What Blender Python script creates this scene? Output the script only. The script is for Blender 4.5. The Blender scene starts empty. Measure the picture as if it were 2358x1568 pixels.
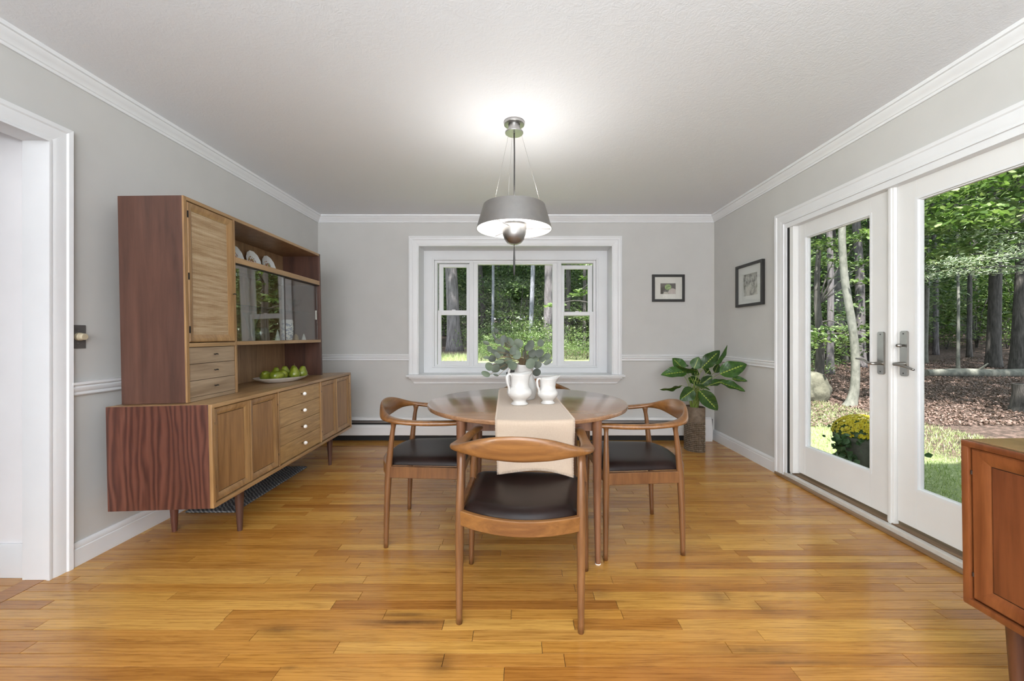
import bpy, bmesh, math, random
from mathutils import Vector, Matrix, noise as mnoise

# ------------------------------------------------------------------ camera, light, exposure
sc = bpy.context.scene
COL = sc.collection
PI = math.pi
H = 1.133                      # camera height
F = 917.0                      # focal length in pixels of the 2358 px wide frame
CX, CY = 1194.0, 773.0         # principal point
cam_d = bpy.data.cameras.new('camera')
cam_d.sensor_width = 36.0
cam_d.lens = F / 2358.0 * 36.0
cam_d.shift_x = (1179.0 - CX) / 2358.0
cam_d.shift_y = (CY - 784.0) / 2358.0
cam_d.clip_start = 0.05
cam = bpy.data.objects.new('camera', cam_d)
COL.objects.link(cam)
cam.location = (0, 0, H)
cam.rotation_euler = (PI / 2, 0, 0)
sc.camera = cam

sc.view_settings.view_transform = 'Standard'
sc.view_settings.look = 'None'
sc.view_settings.gamma = 1.0
sc.view_settings.use_curve_mapping = False
sc.view_settings.exposure = 0.48
sc.cycles.use_denoising = True
sc.cycles.adaptive_threshold = 0.015
sc.cycles.max_bounces = 7
sc.cycles.diffuse_bounces = 4
sc.cycles.glossy_bounces = 4
sc.cycles.transmission_bounces = 6
sc.cycles.transparent_max_bounces = 12
sc.cycles.sample_clamp_indirect = 6.0
sc.cycles.caustics_reflective = False
sc.cycles.caustics_refractive = False

wd = bpy.data.worlds.new('sky'); sc.world = wd
wd.use_nodes = True
wn = wd.node_tree.nodes; wl = wd.node_tree.links
bgn = wn['Background']
bgn.inputs['Color'].default_value = (0.86, 0.94, 1.0, 1)
bgn.inputs['Strength'].default_value = 2.4

sun_d = bpy.data.lights.new('sun', 'SUN'); sun_d.energy = 12.0; sun_d.angle = 0.012
sun_d.color = (1.0, 0.96, 0.88)
sun = bpy.data.objects.new('sun', sun_d); COL.objects.link(sun)
sun.rotation_euler = Vector((0.24, 0.58, -1.0)).to_track_quat('-Z', 'Y').to_euler()

def area(name, loc, target, sx, sy, power, color=(1, 1, 1)):
    d = bpy.data.lights.new(name, 'AREA'); d.shape = 'RECTANGLE'; d.size = sx; d.size_y = sy
    d.energy = power; d.color = color
    o = bpy.data.objects.new(name, d); COL.objects.link(o); o.location = loc
    o.rotation_euler = (Vector(target) - Vector(loc)).to_track_quat('-Z', 'Y').to_euler()
    return o
# fill lights added behind the camera, out of view
area('right_rear_fill', (5.3, -3.3, 1.45), (-0.3, 3.3, 1.35), 3.4, 2.0, 55, (0.95, 0.98, 1.0))  # added fill from the right rear, not a real window
area('rear_fill', (0.0, -2.5, 1.40), (0.3, 4.0, 1.4), 4.0, 2.0, 118, (1.0, 0.975, 0.99))  # added fill aimed at the back wall, no window built there
area('left_rear_fill', (-3.95, -2.3, 1.45), (1.9, 2.6, 0.9), 1.9, 1.9, 300, (1.0, 1.0, 0.93))  # added fill from the left rear for the right wall and floor
area('bounce_fill', (0.0, -1.0, 1.6), (0.0, -0.95, 2.44), 1.6, 1.2, 122, (0.80, 0.925, 1.0))  # added fill thrown up to bounce off the ceiling

# ------------------------------------------------------------------ helpers
R = random.Random(7)

def P(px, py, Y):
    """world point seen at a pixel of the photograph, at depth Y"""
    return Vector(((px - CX) / F * Y, Y, H + (CY - py) / F * Y))

class MB:
    def __init__(s): s.v = []; s.f = []
    def add(s, vs, fs):
        b = len(s.v); s.v += [tuple(v) for v in vs]; s.f += [tuple(i + b for i in f) for f in fs]
        return s
    def box(s, x0, x1, y0, y1, z0, z1, c=0.0):
        if x1 < x0: x0, x1 = x1, x0
        if y1 < y0: y0, y1 = y1, y0
        if z1 < z0: z0, z1 = z1, z0
        if c <= 0:
            vs = [(x0,y0,z0),(x1,y0,z0),(x1,y1,z0),(x0,y1,z0),(x0,y0,z1),(x1,y0,z1),(x1,y1,z1),(x0,y1,z1)]
            return s.add(vs, [(0,3,2,1),(4,5,6,7),(0,1,5,4),(1,2,6,5),(2,3,7,6),(3,0,4,7)])
        bm = bmesh.new(); bmesh.ops.create_cube(bm, size=1.0)
        for v in bm.verts:
            v.co = Vector(((x0+x1)/2 + v.co.x*(x1-x0), (y0+y1)/2 + v.co.y*(y1-y0), (z0+z1)/2 + v.co.z*(z1-z0)))
        bmesh.ops.bevel(bm, geom=bm.edges[:], offset=c, segments=2, affect='EDGES', profile=0.6)
        return s.from_bm(bm)
    def from_bm(s, bm):
        bm.verts.index_update()
        s.add([v.co[:] for v in bm.verts], [[v.index for v in f.verts] for f in bm.faces])
        bm.free(); return s
    def lathe(s, prof, n=28, c=(0,0,0), sx=1.0, sy=1.0, scal=None, ring=False):
        vs = []; fs = []
        m = len(prof)
        for i in range(n):
            a = 2*PI*i/n
            q = 1.0 if scal is None else scal(a)
            for r, z in prof:
                vs.append((c[0]+r*q*sx*math.cos(a), c[1]+r*q*sy*math.sin(a), c[2]+z))
        for i in range(n):
            j = (i+1) % n
            for k in range(m-1):
                fs.append((i*m+k, j*m+k, j*m+k+1, i*m+k+1))
        if ring:
            for i in range(n):
                j = (i+1) % n; fs.append((i*m+m-1, j*m+m-1, j*m, i*m))
        else:
            if prof[0][0] > 1e-6: fs.append(tuple(i*m for i in range(n))[::-1])
            if prof[-1][0] > 1e-6: fs.append(tuple(i*m+m-1 for i in range(n)))
        return s.add(vs, fs)
    def tube(s, pts, rad, n=8, cap=True):
        pts = [Vector(p) for p in pts]
        if not hasattr(rad, '__len__'): rad = [rad]*len(pts)
        vs = []; fs = []
        up = Vector((0,0,1))
        t0 = (pts[1]-pts[0]).normalized()
        side = t0.cross(up)
        if side.length < 1e-3: side = t0.cross(Vector((1,0,0)))
        side.normalize()
        for i, p in enumerate(pts):
            t = (pts[min(i+1,len(pts)-1)] - pts[max(i-1,0)])
            if t.length < 1e-9: t = t0
            t.normalize()
            side = (side - t*side.dot(t))
            if side.length < 1e-6: side = t.orthogonal()
            side.normalize(); b = t.cross(side)
            for j in range(n):
                a = 2*PI*j/n
                vs.append(p + (side*math.cos(a) + b*math.sin(a))*rad[i])
        for i in range(len(pts)-1):
            for j in range(n):
                k = (j+1) % n
                fs.append((i*n+j, i*n+k, (i+1)*n+k, (i+1)*n+j))
        if cap:
            fs.append(tuple(range(n))[::-1]); fs.append(tuple((len(pts)-1)*n+j for j in range(n)))
        return s.add(vs, fs)
    def prism(s, poly, axis, a0, a1):
        """extrude polygon (2D) along axis 'x','y','z' from a0 to a1"""
        def pt(p, a):
            return {'x': (a, p[0], p[1]), 'y': (p[0], a, p[1]), 'z': (p[0], p[1], a)}[axis]
        n = len(poly)
        vs = [pt(p, a0) for p in poly] + [pt(p, a1) for p in poly]
        fs = [tuple(range(n))[::-1], tuple(range(n, 2*n))] + [(i, (i+1) % n, n+(i+1) % n, n+i) for i in range(n)]
        return s.add(vs, fs)
    def strip(s, A, B):
        n = len(A); return s.add(list(A)+list(B), [(i, i+1, n+i+1, n+i) for i in range(n-1)])
    def build(s, name, m, parent=None, smooth=False, loc=None, rot=None, kind=None, label=None, weld=False):
        me = bpy.data.meshes.new(name)
        me.from_pydata(s.v, [], s.f)
        bm = bmesh.new(); bm.from_mesh(me)
        if weld: bmesh.ops.remove_doubles(bm, verts=bm.verts[:], dist=1e-5)
        bmesh.ops.recalc_face_normals(bm, faces=bm.faces[:])
        bm.to_mesh(me); bm.free()
        if smooth is True:
            for p in me.polygons: p.use_smooth = True
        elif smooth:
            for p in me.polygons: p.use_smooth = True
            me.set_sharp_from_angle(angle=math.radians(smooth))
        return link(name, me, m, parent, loc, rot, kind, label)

def link(name, me, m, parent=None, loc=None, rot=None, kind=None, label=None):
    o = bpy.data.objects.new(name, me)
    if m is not None and not me.materials: me.materials.append(m)
    COL.objects.link(o)
    if parent is not None: o.parent = parent
    if loc is not None: o.location = loc
    if rot is not None: o.rotation_euler = rot
    if kind: o['kind'] = kind
    if label: o['label'] = label
    return o

def tag(o, label, cat, group=None):
    o['label'] = label; o['category'] = cat
    if group: o['group'] = group
    return o

def thing(name, label, cat, loc=(0,0,0), rot=(0,0,0), group=None):
    o = bpy.data.objects.new(name, None); COL.objects.link(o)
    o.location = loc; o.rotation_euler = rot; o.empty_display_size = 0.1
    return tag(o, label, cat, group)

def structure(name, loc=(0,0,0), rot=(0,0,0)):
    o = bpy.data.objects.new(name, None); COL.objects.link(o); o.location = loc; o.rotation_euler = rot
    o['kind'] = 'structure'; return o

def bx(name, m, parent, *b, c=0.0, **kw):
    return MB().box(*b, c=c).build(name, m, parent, **kw)

def copy_tree(o, parent=None):
    c = o.copy(); COL.objects.link(c); c.parent = parent
    for ch in list(o.children): copy_tree(ch, c)
    return c

def lerp(a, b, t): return a + (b-a)*t
def smooth01(t): t = max(0.0, min(1.0, t)); return t*t*(3-2*t)

def catmull(pts, n):
    """pts: list of tuples (any length); returns n samples per span"""
    out = []; m = len(pts)
    for i in range(m-1):
        p0 = pts[max(i-1,0)]; p1 = pts[i]; p2 = pts[i+1]; p3 = pts[min(i+2,m-1)]
        for k in range(n):
            t = k/n
            out.append(tuple(0.5*((2*b)+(-a+c)*t+(2*a-5*b+4*c-d)*t*t+(-a+3*b-3*c+d)*t**3) for a,b,c,d in zip(p0,p1,p2,p3)))
    out.append(tuple(pts[-1])); return out

# ------------------------------------------------------------------ materials
MATS = {}
def newmat(name):
    m = bpy.data.materials.new(name); m.use_nodes = True
    nt = m.node_tree; b = nt.nodes['Principled BSDF']
    return m, nt, b

def setin(b, **kw):
    for k, v in kw.items():
        k = k.replace('_', ' ')
        if k in b.inputs: b.inputs[k].default_value = v

def bump(nt, b, src, strength, dist=0.01):
    n = nt.nodes.new('ShaderNodeBump'); n.inputs['Strength'].default_value = strength; n.inputs['Distance'].default_value = dist
    nt.links.new(src, n.inputs['Height']); nt.links.new(n.outputs['Normal'], b.inputs['Normal'])

def noise_node(nt, vec, scale, detail=4, rough=0.55, dist=0.0):
    n = nt.nodes.new('ShaderNodeTexNoise'); n.inputs['Scale'].default_value = scale
    n.inputs['Detail'].default_value = detail; n.inputs['Roughness'].default_value = rough; n.inputs['Distortion'].default_value = dist
    if vec is not None: nt.links.new(vec, n.inputs['Vector'])
    return n

def coords(nt, which='Object', scale=(1,1,1), loc=(0,0,0), rot=(0,0,0)):
    t = nt.nodes.new('ShaderNodeTexCoord'); mp = nt.nodes.new('ShaderNodeMapping')
    mp.inputs['Scale'].default_value = scale; mp.inputs['Location'].default_value = loc; mp.inputs['Rotation'].default_value = rot
    nt.links.new(t.outputs[which], mp.inputs['Vector']); return mp.outputs['Vector']

def ramp(nt, fac, stops):
    r = nt.nodes.new('ShaderNodeValToRGB'); e = r.color_ramp.elements
    e[0].position, e[0].color = stops[0][0], (*stops[0][1], 1)
    e[1].position, e[1].color = stops[-1][0], (*stops[-1][1], 1)
    for p, c in stops[1:-1]:
        x = e.new(p); x.color = (*c, 1)
    nt.links.new(fac, r.inputs['Fac']); return r.outputs['Color']

def mixc(nt, fac, a, b, mode='MIX'):
    n = nt.nodes.new('ShaderNodeMix'); n.data_type = 'RGBA'; n.blend_type = mode
    for inp, v in (('Factor', fac), ('A', a), ('B', b)):
        i = {'Factor': n.inputs[0], 'A': n.inputs[6], 'B': n.inputs[7]}[inp]
        if hasattr(v, 'links') or hasattr(v, 'is_linked'): nt.links.new(v, i)
        elif inp == 'Factor': i.default_value = v
        else: i.default_value = (*v, 1)
    return n.outputs[2]

def math_node(nt, op, a, b=None):
    n = nt.nodes.new('ShaderNodeMath'); n.operation = op
    for i, v in enumerate((a, b)):
        if v is None: continue
        if hasattr(v, 'is_linked'): nt.links.new(v, n.inputs[i])
        else: n.inputs[i].default_value = v
    return n.outputs[0]

def paint(name, col, rough=0.5, bscale=0, bstr=0.1, var=0.03):
    m, nt, b = newmat(name)
    v = coords(nt)
    n = noise_node(nt, v, 3.0, 3)
    c = ramp(nt, n.outputs['Fac'], [(0.3, tuple(x*(1-var) for x in col)), (0.7, tuple(min(1,x*(1+var)) for x in col))])
    nt.links.new(c, b.inputs['Base Color']); b.inputs['Roughness'].default_value = rough
    if bscale:
        n2 = noise_node(nt, v, bscale, 4); bump(nt, b, n2.outputs['Fac'], bstr, 0.004)
    return m

def plain(name, col, rough=0.5, metal=0.0, **kw):
    m, nt, b = newmat(name)
    n = noise_node(nt, coords(nt), 18.0, 3)
    c = ramp(nt, n.outputs['Fac'], [(0.3, tuple(x*0.95 for x in col)), (0.7, tuple(min(1, x*1.05) for x in col))])
    nt.links.new(c, b.inputs['Base Color'])
    setin(b, Roughness=rough, Metallic=metal, **kw)
    return m

def wood(name, dark, light, axis='x', rough=0.38, scale=1.0, coat=0.15, figure=0.0, contrast=1.0):
    """straight or cathedral grained wood; axis is the grain direction in object space"""
    m, nt, b = newmat(name)
    sc_long, sc_cross = 1.3*scale, 16.0*scale
    s = {'x': (sc_long, sc_cross, sc_cross), 'y': (sc_cross, sc_long, sc_cross), 'z': (sc_cross, sc_cross, sc_long)}[axis]
    t = nt.nodes.new('ShaderNodeTexCoord'); oi = nt.nodes.new('ShaderNodeObjectInfo')
    add = nt.nodes.new('ShaderNodeVectorMath'); add.operation = 'ADD'
    sc3 = nt.nodes.new('ShaderNodeVectorMath'); sc3.operation = 'SCALE'
    sc3.inputs[0].default_value = (7.3, 5.1, 9.7); nt.links.new(oi.outputs['Random'], sc3.inputs['Scale'])
    nt.links.new(t.outputs['Object'], add.inputs[0]); nt.links.new(sc3.outputs[0], add.inputs[1])
    mp = nt.nodes.new('ShaderNodeMapping'); mp.inputs['Scale'].default_value = s
    nt.links.new(add.outputs[0], mp.inputs['Vector'])
    n1 = noise_node(nt, mp.outputs['Vector'], 1.0, 5, 0.6, 0.6+figure)
    mp2 = nt.nodes.new('ShaderNodeMapping'); mp2.inputs['Scale'].default_value = tuple(x*5 for x in s)
    nt.links.new(add.outputs[0], mp2.inputs['Vector'])
    n2 = noise_node(nt, mp2.outputs['Vector'], 1.0, 3, 0.6)
    mid = tuple(lerp(a, c, 0.55) for a, c in zip(dark, light))
    lo = 0.5-0.2/contrast; hi = 0.5+0.2/contrast
    c1 = ramp(nt, n1.outputs['Fac'], [(lo, dark), (0.5, mid), (hi, light)])
    c2 = ramp(nt, n2.outputs['Fac'], [(0.35, (0.72, 0.70, 0.68)), (0.6, (1, 1, 1))])
    c = mixc(nt, 0.6, c1, c2, 'MULTIPLY')
    nt.links.new(c, b.inputs['Base Color'])
    setin(b, Roughness=rough, Coat_Weight=coat, Coat_Roughness=0.2)
    bump(nt, b, n2.outputs['Fac'], 0.05, 0.002)
    return m

def emis(name, col, strength):
    m, nt, b = newmat(name)
    n = noise_node(nt, coords(nt), 5.0, 2)
    c = ramp(nt, n.outputs['Fac'], [(0.2, tuple(x*0.98 for x in col)), (0.8, col)])
    nt.links.new(c, b.inputs['Emission Color']); nt.links.new(c, b.inputs['Base Color'])
    b.inputs['Emission Strength'].default_value = strength
    return m

def pane_glass(name, ior=1.5, tint=(0.97, 0.985, 0.98), rough=0.0):
    m = bpy.data.materials.new(name); m.use_nodes = True
    nt = m.node_tree; nt.nodes.clear()
    o = nt.nodes.new('ShaderNodeOutputMaterial'); mx = nt.nodes.new('ShaderNodeMixShader')
    tr = nt.nodes.new('ShaderNodeBsdfTransparent'); tr.inputs['Color'].default_value = (*tint, 1)
    gl = nt.nodes.new('ShaderNodeBsdfGlossy'); gl.inputs['Roughness'].default_value = rough
    lw = nt.nodes.new('ShaderNodeLayerWeight'); lw.inputs['Blend'].default_value = 0.5
    f0 = ((ior-1)/(ior+1))**2
    fac = math_node(nt, 'ADD', math_node(nt, 'MULTIPLY', math_node(nt, 'POWER', lw.outputs['Facing'], 5.0), 1-f0), f0)
    nt.links.new(fac, mx.inputs[0]); nt.links.new(tr.outputs[0], mx.inputs[1]); nt.links.new(gl.outputs[0], mx.inputs[2])
    nt.links.new(mx.outputs[0], o.inputs['Surface'])
    return m

M = MATS
M['wall'] = paint('wall_paint', (0.55, 0.545, 0.525), 0.75, 180, 0.05)
M['white'] = paint('white_trim_paint', (0.74, 0.75, 0.76), 0.38)
M['door_white'] = paint('door_paint', (0.74, 0.74, 0.73), 0.42)
M['hall'] = paint('hall_paint', (0.84, 0.83, 0.84), 0.7)
def ceiling_mat():
    m, nt, b = newmat('ceiling_plaster')
    v = coords(nt)
    n = noise_node(nt, v, 5.0, 5, 0.65, 2.5)
    setin(b, Base_Color=(0.79, 0.805, 0.83, 1), Roughness=0.85)
    n2 = noise_node(nt, v, 26.0, 4, 0.6, 3.0)
    mlt = math_node(nt, 'MULTIPLY', n.outputs['Fac'], n2.outputs['Fac'])
    bump(nt, b, mlt, 0.22, 0.012)
    return m
M['ceiling'] = ceiling_mat()
M['glass'] = pane_glass('window_glass', 1.10, (0.985, 0.99, 0.985))
M['cab_glass'] = pane_glass('cabinet_glass', 2.1, (0.93, 0.95, 0.94))
M['pic_glass'] = pane_glass('picture_glass', 1.45, (0.99, 0.99, 0.99))
M['steel'] = plain('brushed_nickel', (0.42, 0.41, 0.40), 0.36, 1.0)
M['pewter'] = plain('pewter', (0.36, 0.35, 0.33), 0.35, 1.0)
M['black_metal'] = plain('black_metal', (0.02, 0.02, 0.02), 0.35, 0.6)
M['black'] = plain('black_gap', (0.012, 0.012, 0.012), 0.6)
M['dark_cord'] = plain('dark_cord', (0.03, 0.028, 0.027), 0.5)
M['brass'] = plain('aged_brass', (0.33, 0.23, 0.11), 0.45, 0.9)
M['porcelain'] = plain('white_porcelain', (0.68, 0.67, 0.64), 0.12, 0, Coat_Weight=0.6, Coat_Roughness=0.05)
M['ceramic'] = plain('cream_ironstone', (0.60, 0.585, 0.56), 0.16, 0, Coat_Weight=0.5, Coat_Roughness=0.06)
M['knob_white'] = plain('white_knob', (0.85, 0.84, 0.82), 0.25)
M['heater'] = paint('heater_enamel', (0.74, 0.735, 0.73), 0.4)
M['felt'] = plain('white_felt', (0.75, 0.74, 0.72), 0.9)
def cathedral():
    m, nt, b = newmat('walnut_cathedral'); v = coords(nt, 'Object', (4.2, 4.2, 0.85))
    w1 = nt.nodes.new('ShaderNodeTexWave'); w1.wave_type = 'BANDS'; w1.bands_direction = 'X'; w1.inputs['Scale'].default_value = 2.6; w1.inputs['Distortion'].default_value = 22.0
    w1.inputs['Detail'].default_value = 3.0; w1.inputs['Detail Scale'].default_value = 0.5; w1.inputs['Detail Roughness'].default_value = 0.5; nt.links.new(v, w1.inputs['Vector'])
    n2 = noise_node(nt, coords(nt, 'Object', (70, 70, 4)), 1.0, 3, 0.6); n3 = noise_node(nt, coords(nt, 'Object', (6, 6, 1)), 1.0, 3)
    c = ramp(nt, w1.outputs['Fac'], [(0.0, (0.072, 0.024, 0.016)), (0.4, (0.112, 0.038, 0.024)), (0.9, (0.150, 0.055, 0.034))])
    c2 = ramp(nt, n2.outputs['Fac'], [(0.35, (0.68, 0.66, 0.64)), (0.6, (1, 1, 1))]); c3 = ramp(nt, n3.outputs['Fac'], [(0.3, (0.72, 0.68, 0.66)), (0.65, (1, 1, 1))])
    c = mixc(nt, 0.6, c, c2, 'MULTIPLY'); c = mixc(nt, 0.8, c, c3, 'MULTIPLY')
    nt.links.new(c, b.inputs['Base Color']); setin(b, Roughness=0.42, Coat_Weight=0.1, Coat_Roughness=0.2); return m
M['cathedral'] = cathedral()
M['walnut'] = wood('walnut_red', (0.055, 0.016, 0.010), (0.185, 0.068, 0.042), 'z', 0.42, 0.8, 0.1, 1.8, 0.8)
M['walnut_side'] = wood('walnut_hutch_side', (0.054, 0.023, 0.015), (0.122, 0.053, 0.034), 'z', 0.5, 0.7, 0.05, 0.2, 0.9)
M['front'] = wood('walnut_front_lit', (0.22, 0.115, 0.042), (0.42, 0.245, 0.10), 'z', 0.36, 0.9, 0.25, 0.3)  # front walnuts paler than the sides: light on the fronts is in the colour
M['front_h'] = wood('walnut_edge_lit', (0.25, 0.14, 0.058), (0.45, 0.28, 0.13), 'y', 0.36, 0.9, 0.25, 0.2)
M['panel'] = wood('walnut_panel', (0.20, 0.098, 0.034), (0.36, 0.195, 0.075), 'z', 0.4, 0.7, 0.2, 1.2)
M['drawer'] = wood('burl_drawer', (0.30, 0.17, 0.055), (0.50, 0.315, 0.13), 'y', 0.38, 1.1, 0.2, 3.0)
M['drawer_grey'] = wood('grey_walnut_drawer', (0.225, 0.15, 0.088), (0.385, 0.285, 0.185), 'y', 0.5, 0.9, 0.05, 0.6)
M['niche'] = wood('walnut_back', (0.21, 0.115, 0.055), (0.37, 0.22, 0.112), 'z', 0.45, 1.3, 0.1, 0.2)
M['dark_line'] = plain('dark_groove', (0.022, 0.011, 0.006), 0.6)
M['table'] = wood('walnut_table', (0.225, 0.108, 0.052), (0.37, 0.205, 0.110), 'x', 0.17, 1.3, 0.7, 0.2)
M['table_edge'] = wood('walnut_table_leg', (0.125, 0.05, 0.024), (0.26, 0.12, 0.06), 'z', 0.32, 1.2, 0.25, 0.2)
M['chair'] = wood('teak_chair', (0.122, 0.049, 0.018), (0.222, 0.101, 0.038), 'z', 0.30, 1.0, 0.25, 0.5)
M['chair_rail'] = wood('teak_rail', (0.150, 0.058, 0.017), (0.280, 0.124, 0.036), 'x', 0.28, 1.0, 0.3, 0.9)
M['leather'] = None
def leather():
    m, nt, b = newmat('dark_leather'); v = coords(nt)
    n = noise_node(nt, v, 6.0, 4); c = ramp(nt, n.outputs['Fac'], [(0.3, (0.009, 0.005, 0.004)), (0.7, (0.020, 0.010, 0.008))])
    nt.links.new(c, b.inputs['Base Color']); setin(b, Roughness=0.36, Specular_IOR_Level=0.2)
    vo = nt.nodes.new('ShaderNodeTexVoronoi'); vo.inputs['Scale'].default_value = 300; nt.links.new(v, vo.inputs['Vector'])
    bump(nt, b, vo.outputs['Distance'], 0.06, 0.001); return m
M['leather'] = leather()
M['right_cab'] = wood('orange_walnut', (0.120, 0.032, 0.010), (0.235, 0.076, 0.024), 'z', 0.3, 0.9, 0.35, 0.2)
M['right_cab_panel'] = wood('orange_walnut_panel', (0.092, 0.025, 0.009), (0.175, 0.052, 0.018), 'z', 0.35, 0.9, 0.25, 0.3)
M['right_cab_top'] = wood('orange_walnut_lit_top', (0.20, 0.085, 0.03), (0.36, 0.18, 0.075), 'y', 0.25, 0.9, 0.4, 0.3)  # paler than the case: sky sheen on the top is in the colour
M['dark_leg'] = wood('dark_leg', (0.04, 0.015, 0.009), (0.12, 0.045, 0.022), 'z', 0.35, 1.0, 0.2, 0.2)
def linen():
    m, nt, b = newmat('linen_runner'); v = coords(nt)
    n1 = noise_node(nt, coords(nt, 'Object', (900, 60, 60)), 1.0, 2); n2 = noise_node(nt, coords(nt, 'Object', (60, 900, 900)), 1.0, 2)
    mm = math_node(nt, 'ADD', n1.outputs['Fac'], n2.outputs['Fac'])
    c = ramp(nt, math_node(nt, 'MULTIPLY', mm, 0.5), [(0.3, (0.46, 0.35, 0.26)), (0.7, (0.57, 0.45, 0.345))])
    nt.links.new(c, b.inputs['Base Color']); setin(b, Roughness=0.9, Sheen_Weight=0.15)
    bump(nt, b, mm, 0.12, 0.001); return m
M['linen'] = linen()
M['thread'] = plain('stitch_thread', (0.60, 0.50, 0.40), 0.85)
def cane():
    m, nt, b = newmat('woven_cane'); v = coords(nt)
    wy = nt.nodes.new('ShaderNodeTexWave'); wy.bands_direction = 'Y'; wy.inputs['Scale'].default_value = 52; wy.inputs['Distortion'].default_value = 1.0
    wz = nt.nodes.new('ShaderNodeTexWave'); wz.bands_direction = 'Z'; wz.inputs['Scale'].default_value = 60; wz.inputs['Distortion'].default_value = 1.5
    for w in (wy, wz): nt.links.new(v, w.inputs['Vector'])
    n = noise_node(nt, coords(nt, 'Object', (2, 3, 55)), 1.0, 4, 0.7)
    c = ramp(nt, n.outputs['Fac'], [(0.3, (0.34, 0.20, 0.09)), (0.5, (0.54, 0.39, 0.23)), (0.7, (0.70, 0.56, 0.38))])
    mn = math_node(nt, 'MULTIPLY', wy.outputs['Fac'], wz.outputs['Fac'])
    c2 = ramp(nt, mn, [(0.0, (0.55, 0.5, 0.45)), (0.6, (1, 1, 1))])
    nt.links.new(mixc(nt, 0.75, c, c2, 'MULTIPLY'), b.inputs['Base Color']); b.inputs['Roughness'].default_value = 0.6
    bump(nt, b, mn, 0.5, 0.003); return m
M['cane'] = cane()

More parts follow.
